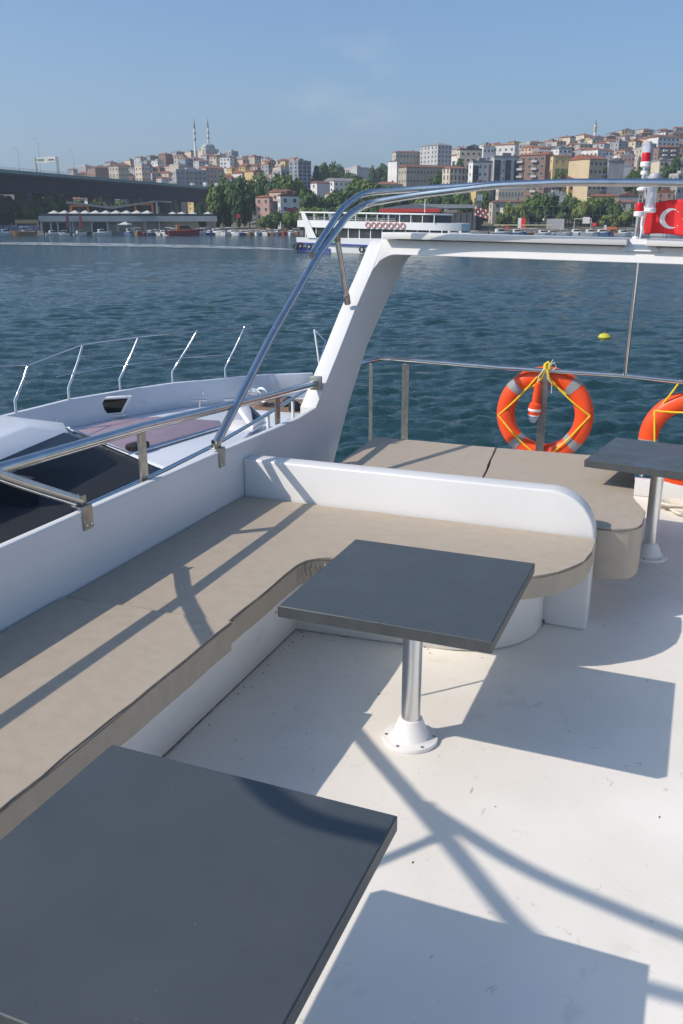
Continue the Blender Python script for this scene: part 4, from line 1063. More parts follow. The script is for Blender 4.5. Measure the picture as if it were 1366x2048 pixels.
# crossbeam with rounded inner corners that run down into the legs
def yf(z): return float(np.interp(z, [1.280, 1.492, 1.615, 1.672, 1.712, 1.732], [5.519, 5.80, 5.955, 6.0, 6.03, 6.06]))
def yb(z): return float(np.interp(z, [1.339, 1.49, 1.56, 1.66], [6.232, 6.49, 6.545, 6.55]))
rr = .13; zlow = 1.630; ztop = 1.728
cols = []
for k in range(11):
    a = math.pi - k / 10 * math.pi / 2; cols.append((XW + rr + rr * math.cos(a), zlow - rr + rr * math.sin(a)))
for x in np.linspace(XW + rr, 2 * CX - XW - rr, 9)[1:-1]: cols.append((float(x), zlow))
cols += [(2 * CX - x, z) for x, z in cols[:11][::-1]]
mb = MB(); vs = []
for x, z in cols:
    dz = beam_z(x) + D
    zm = (z + zlow + .05) / 2
    vs += [(x, yf(z), z + dz), (x, yf(zlow + .045), zlow + .045 + dz), (x, 6.03, ztop + dz), (x, 6.50, ztop + dz), (x, yb(z), z + dz)]
n = len(cols)
mb.add(vs, [(i * 5 + j, i * 5 + (j + 1) % 5, (i + 1) * 5 + (j + 1) % 5, (i + 1) * 5 + j) for i in range(n - 1) for j in range(5)] + [(0, 1, 2, 3, 4), tuple((n - 1) * 5 + j for j in range(5))])
mb.build('crossbeam', M['gel'], arch, bevel=.010, bseg=3, keep=lambda c: min(abs(c.x - XW), abs(c.x - XR)) < .02)
for x0, x1 in ((XW + .03, -.502), (-.385, XR - .03)):
    mb = MB(); mb.prism([(x0, 1.734 + D), (x1, 1.734 + D), (x1, 1.775 + D), (x0, 1.775 + D)], 5.955, 6.46, 'y', fn=lambda v: (v[0], v[1], v[2] + beam_z(v[0])))
    mb.build('slat', M['slat'], arch, bevel=.004)
MB().prism([(-.54, 1.70 + D), (-.30, 1.70 + D), (-.37, 1.772 + D), (-.485, 1.772 + D)], 5.99, 6.40, 'y', fn=lambda v: (v[0], v[1] + (v[2] - D - 1.70) * 1.0, v[2] + beam_z(v[0]))).build('mast_step', M['gel'], arch, bevel=.004)
MB().add([B(XW + .004, 4.96, 0), B(XW - .18, 5.3, 0), B(XW - .14, 5.3, .30), B(XW - .03, 5.12, .40), B(XW + .004, 5.0, 0), B(XW - .14, 5.40, 0), B(XW - .10, 5.38, .26), B(XW + .0, 5.15, .36)], [(0, 1, 2, 3), (4, 7, 6, 5), (0, 4, 5, 1), (1, 5, 6, 2), (2, 6, 7, 3), (3, 7, 4, 0)]).build('foot', M['gel'], arch, smooth=0)

# ------------------------------------------------------------------ benches, cushions
def wob(poly, step=.10, amp=.0035, seed=1, r=0):
    rng = random.Random(seed); out = []
    n = len(poly)
    for i in range(n):
        a, b = Vector(poly[i]), Vector(poly[(i + 1) % n]); L = (b - a).length; k = max(1, int(L / step))
        for j in range(k):
            p = a + (b - a) * j / k; out.append((p.x + rng.uniform(-amp, amp), p.y + rng.uniform(-amp, amp)))
    return out
def arc(cx, cy, r, a0, a1, n=8): return [(cx + r * math.cos(R(a0 + (a1 - a0) * k / n)), cy + r * math.sin(R(a0 + (a1 - a0) * k / n))) for k in range(n + 1)]
def cushion(name, label, poly, z0, z1, mm, seed=1, drop=None, pipe=None, loc=None):
    c = loc or (sum(p[0] for p in poly) / len(poly), sum(p[1] for p in poly) / len(poly), z0)
    t = thing(name, label, 'cushion', B(*c))
    P_ = wob(poly, seed=seed)
    rng = random.Random(seed)
    # filled top with a soft crown
    bm = bmesh.new()
    bot = [bm.verts.new((x, y, z0 + D)) for x, y in P_]
    mid = [bm.verts.new((x, y, z1 - .014 + D + rng.uniform(-.002, .002))) for x, y in P_]
    n = len(P_)
    bm.faces.new(bot[::-1])
    top = bm.faces.new([bm.verts.new((x, y, z1 - .001 + D)) for x, y in P_])
    tv = list(top.verts)
    for i in range(n):
        bm.faces.new((bot[i], bot[(i + 1) % n], mid[(i + 1) % n], mid[i]))
        bm.faces.new((mid[i], mid[(i + 1) % n], tv[(i + 1) % n], tv[i]))
    cx, cy = c[0], c[1]
    r = bmesh.ops.inset_region(bm, faces=[top], thickness=.013, depth=.006)
    bm.normal_update()
    bmesh.ops.recalc_face_normals(bm, faces=bm.faces)
    me = bpy.data.meshes.new('cover'); bm.to_mesh(me); bm.free()
    for v in me.vertices: v.co -= Vector(B(*c))
    me.materials.append(mm)
    for p in me.polygons: p.use_smooth = True
    me.set_sharp_from_angle(angle=R(55))
    o = bpy.data.objects.new('cover', me); COL.objects.link(o); o.parent = t; o['_o'] = list(B(*c))
    if pipe:
        MB().tube([(x, y, z1 - .010 + D) for x, y in wob(pipe + [pipe[-1]], .08, .0025, seed + 5)[:-1]], .0052, 6).build('piping', M['pipe'], t)
    return t

zs = .47
# L shaped bench base
base = [(XW + .002, -2.3), (-1.47, -2.3), (-1.47, 3.26), (-1.20, 3.29), (-.95, 3.32)] + arc(-.95, 3.72, .40, -90, 0, 8) + [(-.55, 3.92), (XW + .002, 3.92)]
t = thing('corner_bench', 'white moulded L shaped bench base with high rounded backrest', 'bench', B(-1.7, 3, 0)); t0 = t
def flare(v):
    if v[2] > D + .2: return v
    x, y, z = v
    if x > -2 and x < -1.4: x -= .145
    if y > 3.0 and y < 3.75: y = y + .16
    return (x, y, z)
MB().prism(base, D + .001, D + .352, 'z', fn=flare).build('base', M['gel'], t, bevel=.012, bseg=3)
bk = [(XW + .001, .02), (XW + .001, .66), (-.56, .664)] + [(-.56 + .21 * math.sin(a), .454 + .21 * math.cos(a)) for a in np.linspace(.1, math.pi / 2, 9)] + [(-.352, .0), (-.545, .0), (-.545, .02)]
MB().prism([(x, z + D) for x, z in bk], 3.925, 4.035, 'y').build('backrest', M['gel'], t, bevel=.014, bseg=3)

cushA = [(XW + .012, -1.2), (-1.435, -1.2), (-1.435, 2.500), (-1.60, 2.488), (XW + .012, 2.452)]
cushion('seat_cushion', 'near taupe bench cushion in strips of light and rail shadow', cushA, .362, zs + .004, M['cush'], 3, pipe=[(-1.435, -1.1), (-1.435, 2.50)], loc=(-1.8, .8, .36))
cushB = [(XW + .012, 2.474), (-1.60, 2.506), (-1.452, 2.514), (-1.458, 2.98)] + arc(-1.31, 3.10, .150, 180, 90, 7) + [(-.95, 3.245)] + arc(-.83, 3.735, .49, -90, 0, 12) + [(-.338, 3.86), (-.345, 3.905), (XW + .012, 3.905)]
cushion('seat_cushion', 'far L shaped taupe bench cushion with rounded end below the backrest', cushB, .366, zs - .004, M['cush'], 4, pipe=[(-1.452, 2.54), (-1.458, 2.98)] + arc(-1.31, 3.10, .150, 180, 90, 7) + [(-.95, 3.245)] + arc(-.83, 3.735, .49, -90, 0, 12), loc=(-1.5, 3.2, .36))
# grey sealant bead and wind-blown crumbs along the foot of the bench
MB().tube([B(-1.609, -1.2, .003), B(-1.612, 2.0, .003), B(-1.618, 3.40, .003)], .0045, 6).build('sealant', mat('grey_sealant', (.20, .18, .15), .8, var=.4, scale=30), t0)
rg = random.Random(11); mb = MB()
for i in range(46):
    f = abs(rg.gauss(0, .35)); 
    if rg.random() < .55: x, y = -1.59 + abs(rg.gauss(0, .03)), 3.41 - f
    else: x, y = -1.60 + f * .9, 3.44 - abs(rg.gauss(0, .02)) + .05 * min(f, .9)
    q = rg.uniform(.0022, .0065); a = rg.uniform(0, 3); dx, dy = q * math.cos(a), q * math.sin(a)
    mb.add([B(x - dx, y - dy, .001), B(x + dy * .5, y - dx * .5, .001), B(x + dx, y + dy, .001), B(x - dy * .5, y + dx * .5, .001), B(x, y, .004)], [(0, 1, 4), (1, 2, 4), (2, 3, 4), (3, 0, 4), (3, 2, 1, 0)])
for x, y in ((-.47, 3.98), (-.50, 3.94), (-.56, 3.83), (-.62, 2.1), (-.75, 2.75), (-1.05, 3.0), (-.95, 2.2), (-.2, 1.6), (.05, 2.6), (-1.2, 2.62)):
    q = rg.uniform(.003, .009); a = rg.uniform(0, 3); dx, dy = q * math.cos(a), q * math.sin(a)
    mb.add([B(x - dx, y - dy, .001), B(x + dy * .4, y - dx * .4, .001), B(x + dx, y + dy, .001), B(x - dy * .4, y + dx * .4, .001), B(x, y, .004)], [(0, 1, 4), (1, 2, 4), (2, 3, 4), (3, 0, 4), (3, 2, 1, 0)])
o = mb.build('debris', mat('dry_crumbs', (.10, .075, .05), .9, var=.4, scale=60), None, smooth=0); o['kind'] = 'stuff'; o['label'] = 'dark dry crumbs scattered along the bench foot on the deck'; BOAT.append(o)
rg = random.Random(21); ctop = kids_b = [o for o in BOAT if o.get('label', '').startswith('far L shaped')][0]
for k in range(13):
    a = R(176 - k * 7.2 + rg.uniform(-2, 2)); a2 = a + R(rg.uniform(-5, 5)); lo = zs - .105 + rg.uniform(0, .03); hi_ = zs - .012 - rg.uniform(0, .035)
    p = [B(-1.31 + .1465 * math.cos(a + (a2 - a) * f), 3.10 + .1465 * math.sin(a + (a2 - a) * f), hi_ + (lo - hi_) * f) for f in (0, .3, .6, 1)]
    MB().tube(p, .006, 6, rr=[.003, .0075, .006, .002]).build('gather', M['cush'], ctop)
# sun pads behind the backrest
t = thing('sunpad_base', 'low white moulded base under the stern sun pads', 'bench', B(-1.1, 4.8, 0))
MB().box(-1.90, -.42, 4.06, 5.38, D + .001, D + .352).build('base', M['gel'], t, bevel=.012)
cushion('sun_pad', 'left taupe sun pad at the stern with arch shadow across it', [(-1.895, 4.06), (-1.043, 4.06), (-1.038, 4.575), (-1.145, 5.44), (-1.955, 5.445)], .352, zs, M['cush2'], 6, loc=(-1.5, 4.8, .352))
padR = [(-1.030, 4.06), (-.36, 4.06)] + arc(-.31, 4.22, .15, -75, 0, 7) + [(-.165, 4.42), (-.235, 4.62), (-.27, 5.2), (-.285, 5.44), (-.56, 5.465), (-1.132, 5.44), (-1.025, 4.58)]
cushion('sun_pad', 'right taupe sun pad with hanging skirt beside the far table', padR, .215, zs, M['cush2'], 7, pipe=[(-.36, 4.06)] + arc(-.31, 4.22, .15, -75, 0, 7) + [(-.165, 4.42), (-.235, 4.62)], loc=(-.6, 4.8, .352))

# ------------------------------------------------------------------ pedestal tables
def table(name, label, x0, x1, y0, y1, zt, base, clamp=False, rot=0):
    cx, cy = base
    tcx, tcy = (x0 + x1) / 2, (y0 + y1) / 2
    def turn(mb):
        mb.v = [(tcx + (v[0] - tcx) * math.cos(rot) - (v[1] - tcy) * math.sin(rot), tcy + (v[0] - tcx) * math.sin(rot) + (v[1] - tcy) * math.cos(rot), v[2]) for v in mb.v]; return mb
    t = thing(name, label, 'table', B(cx, cy, 0), 'slate pedestal tables on the deck')
    turn(MB().box(x0, x1, y0, y1, D + zt - .041, D + zt)).build('table_top', [M['lam']], t, bevel=.0022, bseg=1, smooth=20)
    mb = MB(); e = .0012
    mb.box(x0 - e, x1 + e, y0 - e, y0, D + zt - .0385, D + zt - .003); mb.box(x0 - e, x1 + e, y1, y1 + e, D + zt - .0385, D + zt - .003)
    mb.box(x0 - e, x0, y0, y1, D + zt - .0385, D + zt - .003); mb.box(x1, x1 + e, y0, y1, D + zt - .0385, D + zt - .003)
    turn(mb).build('edge_band', M['lamedge'], t, smooth=0)
    MB().lathe([(.0355, .07), (.0355, zt - .05)], c=(cx, cy, D), seg=32).build('pedestal', M['alu'], t)
    MB().lathe([(.09, zt - .05), (.09, zt - .043), (.04, zt - .043)], c=(cx, cy, D), seg=24).build('mounting_plate', M['alu'], t)
    f = MB().lathe([(.102, .001), (.103, .008), (.101, .015), (.075, .0175), (.068, .022), (.0445, .087), (.042, .091), (.036, .092)], c=(cx, cy, D), seg=48).build('flange', M['white'], t)
    for k in range(6):
        a = k * math.pi / 3 + .3
        MB().lathe([(.0062, .014), (.0062, .0172), (.002, .0178)], c=(cx + .088 * math.cos(a), cy + .088 * math.sin(a), D), seg=10).build('screw', M['steeld'], f)
    if clamp:
        MB().lathe([(.046, zt - .11), (.046, zt - .05)], c=(cx, cy, D), seg=24).build('collar', M['alu'], t)
        MB().tube([(cx - .03, cy - .02, D + zt - .09), (cx - .075, cy - .05, D + zt - .10), (cx - .09, cy - .055, D + zt - .13)], .013, 8).build('clamp_lever', M['alu'], t)
    return t
table('pedestal_table', 'middle slate table on aluminium pedestal in front of the L bench', -1.19, -.479, 2.387, 3.092, .62, (-.832, 2.735))
table('pedestal_table', 'nearest slate table with curved frame shadow, cut by the picture edge', -1.203, -.482, .80, 1.503, .62, (-.842, 1.15))
table('pedestal_table', 'farthest slate table beside the sun pad with pedestal clamp', -.462, .242, 4.675, 5.295, .62, (-.142, 5.06), True, R(-9.5))

# ------------------------------------------------------------------ rails and frames of polished tube
def bracket(t, y, z, x=XW - .005):
    mb = MB(); mb.box(x + .006, x + .012, y - .03, y + .03, D + z - .085, D + z + .012); mb.box(x - .045, x + .0055, y - .03, y + .03, D + z + .006, D + z + .012)
    for s in (-.016, .016): mb.box(x - .022 + s - .003, x - .022 + s + .003, y - .018, y + .018, D + z + .0125, D + z + .05)
    o = mb.build('bracket', M['steeld'], t, bevel=.002, bseg=1)
    for k in (-.014, .014): MB().lathe([(.006, 0), (.006, .003), (.002, .004)], c=(x + .012, y + k, D + z - .068), seg=10, mtx=Matrix.Rotation(R(90), 3, 'Y')).build('screw', M['steel'], o)
RT_ = .0215
t = thing('handrail', 'polished steel handrail above the left wall, ending at the arch leg', 'handrail', B(XW - .05, 2, .76))
MB().tube([B(XW - .05, -2.4, 1.03), B(XW - .05, 0, 1.022), B(XW - .05, 2.28, 1.012), B(XW - .05, 3.13, .985), B(XW - .05, 4.3, .918), B(XW - .052, 4.985, .884)], RT_, 16).build('tube', M['steel'], t)
for y in (.6, 3.12, 4.45): MB().box(XW - .058, XW - .048, y - .028, y + .028, D + .735, D + 1.0 - max(0, y - 3) * .07).build('stanchion', M['steeld'], t, bevel=.002, bseg=1)
MB().box(XW - .09, XW - .01, 4.985, 5.0, D + .84, D + .93).build('end_plate', M['steeld'], t, bevel=.003)

def hoop(name, label, yb, zb, path, r, path2, hinge, strut, hand=1):
    """side legs raked from brackets on both walls, crossing overhead, with a second hoop hinged on the legs"""
    t = thing(name, label, 'canopy frame', B(XW, yb, zb))
    def both(p): return [B(*q) for q in p] + [B(2 * CX - q[0], q[1], q[2] + SL * 2 * (CX - q[0])) for q in p[::-1]]
    MB().tube(fillet(both(path), r), RT_ + .0005, 16).build('main_tube', M['steel'], t)
    MB().tube(fillet(both(path2), r * .9), RT_ - .001, 16).build('second_tube', M['steel'], t)
    for s in (0, 1):
        fx = (lambda x: x) if s == 0 else (lambda x: 2 * CX - x)
        if s == 0: bracket(t, yb, zb - .008)
        for q_ in ((0,) if s == 0 else (1,)):
            MB().lathe([(.004, -.022), (.017, -.016), (.0225, 0), (.022, .012)], c=B(fx(path[0][0]), path[0][1], path[0][2] - .006), seg=16).build('ball_joint', M['steeld'], t)
        h = hinge; MB().tube([B(fx(h[0] - .002), h[1] - .018, h[2] - .012), B(fx(h[0] + .002), h[1] + .018, h[2] + .012)], .0235, 14).build('hinge_clamp', M['steel'], t)
        a, b = strut
        MB().tube([B(fx(a[0]), a[1], a[2]), B(fx(b[0]), b[1], b[2])], .0185, 14).build('strut', M['steel'], t)
        d_ = (Vector(b) - Vector(a)).normalized()
        for q, sg in ((a, 1), (b, -1)):
            v = Vector(q); e = v - d_ * .035 * sg; f = v + d_ * .03 * sg
            MB().tube([B(fx(e.x), e.y, e.z), B(fx(f.x), f.y, f.z)], .0215, 12).build('strut_end', M['steeld'], t)
    return t
xb = XW - .028
hoop('canopy_frame', 'polished tube canopy frame raked up from the wall and bending over the arch', 3.705, .765,
     [(xb, 3.705, .785), (xb - .012, 4.35, 1.225), (xb - .010, 4.99, 1.635), (xb, 5.45, 1.872), (xb + .025, 5.735, 1.955), (-1.82, 5.76, 2.003), (-1.30, 5.75, 2.052), (-.85, 5.74, 2.062)], .09,
     [(xb - .036, 4.985, 1.655), (xb - .030, 5.45, 1.925), (xb + .005, 5.735, 2.022), (-1.9, 5.82, 2.040), (-1.27, 5.86, 2.066), (-.82, 5.86, 2.070)], (xb - .036, 5.0, 1.662),
     ((xb - .005, 5.295, 1.755), (xb - .02, 5.505, 1.36)))
hoop('canopy_frame', 'polished tube canopy frame leg raking back over the near seats', 2.648, .775,
     [(xb, 2.648, .79), (xb - .01, 2.262, .99), (xb - .01, 1.695, 1.33), (xb - .01, 1.043, 1.745), (xb, .36, 2.16), (xb + .10, .24, 2.215), (-1.7, .235, 2.235), (-1.2, .235, 2.25)], .2,
     [(xb - .01, 1.10, 1.72), (xb, .72, 2.04), (xb + .10, .63, 2.09), (-1.7, .53, 2.11), (-1.2, .47, 2.13)], (xb - .01, 1.10, 1.72),
     ((xb - .005, .90, 1.82), (xb - .01, .46, .80)))

t = thing('stern_railing', 'polished stern railing with flat bar posts, lifebuoys tied to it', 'railing', B(CX, 6.27, 0))
YR = 6.27
rail = [B(-2.27, 5.66, .862), B(-2.285, 6.1, .860), B(-2.19, 6.26, .878), B(-1.314, YR, .853), B(-.457, YR, .848), B(-.083, YR, .828), B(XR, YR, .79)]
MB().tube(fillet(rail, .06), .0165, 14).build('top_rail', M['steel'], t)
for x, y, wd in ((-2.268, 6.20, .030), (-2.018, YR, .055), (-.995, YR, .056), (.06, YR, .056), (.9, YR, .056)):
    zt = .84 - max(0, x + 1) * .02
    MB().box(x - wd / 2, x + wd / 2, y - .005, y + .005, D + .02, D + zt, 0).build('post', M['steeld'], t, bevel=.0015, bseg=1)
    for z in (.35, .6, .75): MB().lathe([(.004, 0), (.004, .002), (.001, .003)], c=(x + wd * .2, y - .005, D + z), seg=8, mtx=Matrix.Rotation(R(90), 3, 'X')).build('rivet', M['steeld'], t)

# thin stay from the crossbeam to the stern rail
t = single(MB().tube([B(-.436, 6.12, 1.60), B(-.455, 6.25, .858)], .0145, 12), 'support_pole', M['steel'], 'thin steel support pole between white crossbeam and stern rail', 'pole', B(-.45, 6.25, .86))

# ------------------------------------------------------------------ lifebuoys and their gear
def lifebuoy(label, cx, cz, rot, y=6.345):
    t = thing('lifebuoy', label, 'lifebuoy', B(cx, y, cz - .345), 'orange lifebuoys on the stern railing')
    Rm, rt = .279, .0655
    MB().ring(Rm, rt, B(cx, y, cz), n=72, seg=24, flat=.86).build('ring', M['orange'], t)
    for k in range(4):
        a = rot + math.pi / 4 + k * math.pi / 2
        MB().ring(Rm, rt + .0022, B(cx, y, cz), a - .105, a + .105, n=6, seg=24, flat=.86).build('reflective_band', M['band'], t)
    pts = []
    for k in range(4):
        a0 = rot + math.pi / 2 + k * math.pi / 2; a1 = a0 + math.pi / 2
        p0 = Vector((cx + .325 * math.cos(a0), y - .045, cz + .325 * math.sin(a0) + D)); p1 = Vector((cx + .325 * math.cos(a1), y - .045, cz + .325 * math.sin(a1) + D))
        seg = []
        for i in range(11):
            f = i / 10; p = p0.lerp(p1, f); bow = math.sin(f * math.pi)
            rad = Vector((p.x - cx, 0, p.z - cz - D)); p = p + Vector((0, -.024 * bow, -.018 * bow)); seg.append(p)
        MB().tube(seg, .0062, 8).build('grab_line', M['rope'], t)
    return t
lb = lifebuoy('whole orange lifebuoy with grey bands hanging mid railing', -.99, .525, R(4))
lifebuoy('orange lifebuoy cut off by the right picture edge, hung lower', .012, .415, R(-38), 6.35)
t = thing('rope_knot', 'yellow rope knot tying the whole lifebuoy to the top rail', 'rope', B(-.99, YR, .85))
mb = MB(); pts = []
for k in range(46):
    a = k * .55; pts.append(B(-.985 + .004 * k / 8 - .012 + .016 * math.sin(a * .31), YR + .024 * math.cos(a), .852 + .026 * math.sin(a) + .0006 * k))
mb.tube(pts, .0072, 7); mb.build('coil', M['rope'], t)
mb = MB(); mb.tube([B(-.985, YR - .03, .87), B(-1.01, YR - .035, .80), B(-1.07, YR + .02, .735), B(-1.14, YR + .03, .70)], .0065, 7); mb.tube([B(-.975, YR - .03, .87), B(-.955, YR - .035, .79), B(-.90, YR + .02, .73), B(-.84, YR + .03, .69)], .0065, 7)
mb.tube([B(-.99, YR - .03, .862), B(-.99, YR - .028, .90), B(-.975, YR - .02, .912), B(-.96, YR - .02, .90), B(-.962, YR - .02, .865)], .011, 7); mb.build('lashing', M['rope'], t)
mb = MB(); mb.tube([B(-.97, YR - .03, .885), B(-.93, YR - .03, .915), B(-.915, YR - .03, .88), B(-.94, YR - .03, .86)], .0035, 6); mb.tube([B(-.965, YR - .03, .885), B(-.94, YR - .035, .935)], .003, 6); mb.tube([B(-.985, YR - .035, .87), B(-.965, YR - .04, .80), B(-.935, YR - .04, .765), B(-.935, YR - .03, .70)], .0035, 6); mb.build('cord_tail', M['ropew'], t)
t = single(MB().tube(fillet([B(-.10, YR - .01, .84), B(-.14, YR + .01, .76), B(-.195, YR + .04, .665)], .03), .0065, 8), 'hanging_rope', M['rope'], 'yellow rope from the rail down to the cut off lifebuoy', 'rope', B(-.1, YR, .84))
t = thing('rescue_light', 'orange lifebuoy light hanging upside down inside the whole ring', 'rescue light', B(-1.045, 6.21, .5))
def lz(prof, c): return MB().lathe(prof, c=B(*c), seg=18, mtx=Matrix.Rotation(R(4), 3, 'Y'))
c = (-1.047, 6.215, .50)
lz([(.012, .272), (.022, .268), (.026, .17), (.024, .135), (.041, .118), (.043, .088)], c).build('body', M['orange'], t)
lz([(.0435, .088), (.045, .086), (.045, .072), (.0435, .070)], c).build('white_band', M['white'], t)
lz([(.043, .070), (.040, .045)], c).build('collar', M['orange'], t); lz([(.041, .045), (.041, .037)], c).build('white_rim', M['white'], t)
lz([(.034, .037), (.031, .01), (.018, -.012), (.004, -.016)], c).build('lens', M['clear'], t)
MB().tube([B(-1.03, 6.215, .77), B(-1.03, 6.22, .81), B(-.99, 6.235, .875)], .0045, 6).build('cord', M['ropew'], t)

# rope lying on the deck by the stern wall
rp_ = random.Random(2); pts = []
for k in range(60):
    f = k / 59; pts.append(B(-.20 + .75 * f + .03 * math.sin(f * 23), 6.02 + .06 * math.sin(f * 17) + .05 * math.sin(f * 41), .012 + .012 * (math.sin(f * 31) > .4)))
single(MB().tube(pts, .010, 8), 'mooring_rope', M['ropew'], 'pale twisted rope lying loosely on deck behind the far table', 'rope', B(.1, 6.0, .0))
pts = []
for k in range(60):
    a = k * .42; q = .06 + .0009 * k; pts.append(B(-.03 + q * math.cos(a) * 1.3, 6.05 + q * math.sin(a) * .7, .034 + .0004 * k))
single(MB().tube(pts, .009, 8), 'rope_coil', M['ropew'], 'small loose coil of pale rope on the deck by the stern wall', 'rope', B(-.03, 6.05, .0))

# ------------------------------------------------------------------ signal mast and flag on the arch
def pm(px, py): # point in the plane Y = 6.27 of the mast, measured on the photograph
    return (-.474 + (px - 1270) * .00362 * .98 + (488 - py) * -.0002, 1.703 + (488 - py) * .00301)
t = thing('signal_mast', 'slim mast on the arch with two red and clear signal lamps', 'mast', B(-.47, 6.27, 1.68))
def lampz(z): return B(-.475 + (z - 1.70) * .035, 6.27, z)
MB().tube([lampz(1.70), lampz(1.87)], .0165, 14).build('pole', M['steel'], t)
MB().lathe([(.021, 0), (.021, .055), (.017, .06)], c=lampz(1.69), seg=18).build('socket', M['white'], t)
def signal(z, clear=True):
    c = lampz(z)
    o = MB().lathe([(.016, 0), (.032, .008), (.033, .032), (.029, .036)], c=c, seg=24).build('lamp_base', M['white'], t)
    MB().lathe([(.0265, .036), (.0265, .088), (.025, .09)], c=c, seg=24).build('red_lens', M['red'], o)
    if clear: MB().lathe([(.025, .09), (.025, .13), (.019, .147), (.008, .153)], c=c, seg=24).build('clear_dome', M['clear'], o)
signal(1.868, False)
for dx in (-.011, .011): MB().tube([(lampz(1.95)[0] + dx, 6.27, D + 1.955), (lampz(2.02)[0] + dx, 6.27, D + 2.03)], .0045, 8).build('rod', M['steel'], t)
MB().lathe([(.02, 0), (.034, .006), (.034, .02), (.02, .026)], c=lampz(2.025), seg=24).build('disc', M['white'], t)
MB().tube([lampz(2.05), lampz(2.19)], .017, 14).build('pole', M['steel'], t)
MB().lathe([(.022, 0), (.024, .01), (.022, .022)], c=lampz(2.075), seg=20).build('disc', M['white'], t)
MB().lathe([(.022, 0), (.024, .01), (.022, .022)], c=lampz(2.125), seg=20).build('disc', M['white'], t)
signal(2.165)
# the lantern beside it
cl = (-.425 + .02, 6.275, 1.90)
t = thing('lantern', 'tall clear cylinder lantern with white ends held beside the signal mast', 'lantern', B(cl[0], cl[1], 1.86))
def lan(z): return B(cl[0] + (z - 1.9) * .05, cl[1], z)
MB().lathe([(.030, 0), (.038, .008), (.038, .026), (.034, .03)], c=lan(1.895), seg=24).build('base', M['white'], t)
MB().lathe([(.033, .03), (.034, .205)], c=lan(1.895), seg=24).build('lens', M['clear'], t)
MB().lathe([(.036, 0), (.037, .02), (.03, .03), (.008, .034)], c=lan(2.10), seg=24).build('cap', mat('lamp_grey', (.42, .42, .48), .4), t)
MB().tube([lan(1.905), (lampz(1.905)[0], 6.27, D + 1.905)], .009, 8).build('arm', M['white'], t); MB().tube([lan(2.11), (lampz(2.11)[0], 6.27, D + 2.11)], .009, 8).build('arm', M['white'], t)
t = single(MB().tube([B(-.452, 6.31, 1.68), B(-.440, 6.33, 1.86), B(-.405, 6.36, 2.02)], .0075, 8), 'flagpole', M['white'], 'thin white flagstaff behind the signal mast', 'flagpole', B(-.452, 6.31, 1.68))
# flag with crescent and star, rippling from its hoist
fl = thing('flag', 'red flag with white crescent and star flying beside the signal mast', 'flag', B(-.42, 6.36, 1.76))
FLW, FLH = .46, .255
def fpos(u, v, off=0.):
    x = -.432 + u * FLW * .96 - .012 * math.sin(v * 3.1); y = 6.37 + .030 * math.sin(u * 7.5 + v * 1.2) * (.25 + u) - off
    z = 1.758 + v * (FLH - .075 * (1 - u) ** 1.2) + .010 * math.sin(u * 6 + .4) + u * .0
    return B(x, y, z)
def sheet(fn, nu, nv, m, name):
    mb = MB(); vs = [fn(i / nu, j / nv) for j in range(nv + 1) for i in range(nu + 1)]
    mb.add(vs, [(j * (nu + 1) + i, j * (nu + 1) + i + 1, (j + 1) * (nu + 1) + i + 1, (j + 1) * (nu + 1) + i) for j in range(nv) for i in range(nu)])
    o = mb.build(name, m, fl, smooth=180); md = o.modifiers.new('thick', 'SOLIDIFY'); md.thickness = .0012; md.offset = 0; return o
sheet(lambda u, v: fpos(u, v), 36, 14, M['flag'], 'cloth')
sheet(lambda u, v: fpos(-.045 + u * .05, v, .0003), 2, 14, M['flagw'], 'hoist_band')
def emb(shape, name):
    mb = MB(); 
    for off, fl_ in ((.0022, 0), (-.0022, 1)):
        vs = [fpos(u, v, off) for u, v in shape]
        n = len(vs); mb.add(vs, [(i, i + 1, n - 2 - i, n - 1 - i) for i in range(n // 2 - 1)])
    mb.build(name, M['flagw'], fl, smooth=180)
asp = FLH / FLW * .84
def circ(cu, cv, r, a): return (cu + r * asp * math.cos(a) * 1.0, cv + r * math.sin(a))
oc = [circ(.36, .46, .30, R(38) + (R(322) - R(38)) * k / 24) for k in range(25)]
ic = [circ(.41, .46, .245, R(48) + (R(312) - R(48)) * k / 24) for k in range(25)]
emb(oc + ic[::-1], 'crescent')
st5 = [circ(.60, .46, .13 if k % 2 == 0 else .05, math.pi + k * math.pi / 5) for k in range(10)]
mb = MB()
for off in (.0024, -.0024):
    c_ = fpos(.60, .46, off); vs = [c_] + [fpos(u, v, off) for u, v in st5]; mb.add(vs, [(0, 1 + k, 1 + (k + 1) % 10) for k in range(10)])
mb.build('star', M['flagw'], fl, smooth=180)

# ------------------------------------------------------------------ the neighbouring motor yacht
ny = thing('motor_yacht', 'neighbouring white motor yacht with dark tinted windscreen and foredeck sun pad', 'yacht', B(-7.1, 8, -3.8))
ngel = mat('yacht_gelcoat', (.66, .69, .73), .3, var=.03, scale=1)
zd = -1.2
far_ = [(-9.15, 2.0), (-9.25, 7.0), (-9.16, 9.6), (-9.10, 11.1), (-8.80, 12.1), (-8.42, 13.05), (-7.80, 13.85), (-7.35, 14.45)]
tip = (-6.62, 14.95)
near_ = [(-5.95, 14.2), (-5.60, 13.2), (-5.30, 11.5), (-5.10, 9.5), (-5.02, 7.5), (-5.0, 2.0)]
outl = far_ + [tip] + near_
MB().prism(outl, D + zd - 2.9, D + zd, 'z', fn=lambda v: (-7.1 + (v[0] + 7.1) * (1 if v[2] > 2 else .72), v[1] if v[2] > 2 else v[1] - max(0, v[1] - 10) * .18, v[2])).build('hull', ngel, ny, smooth=0)
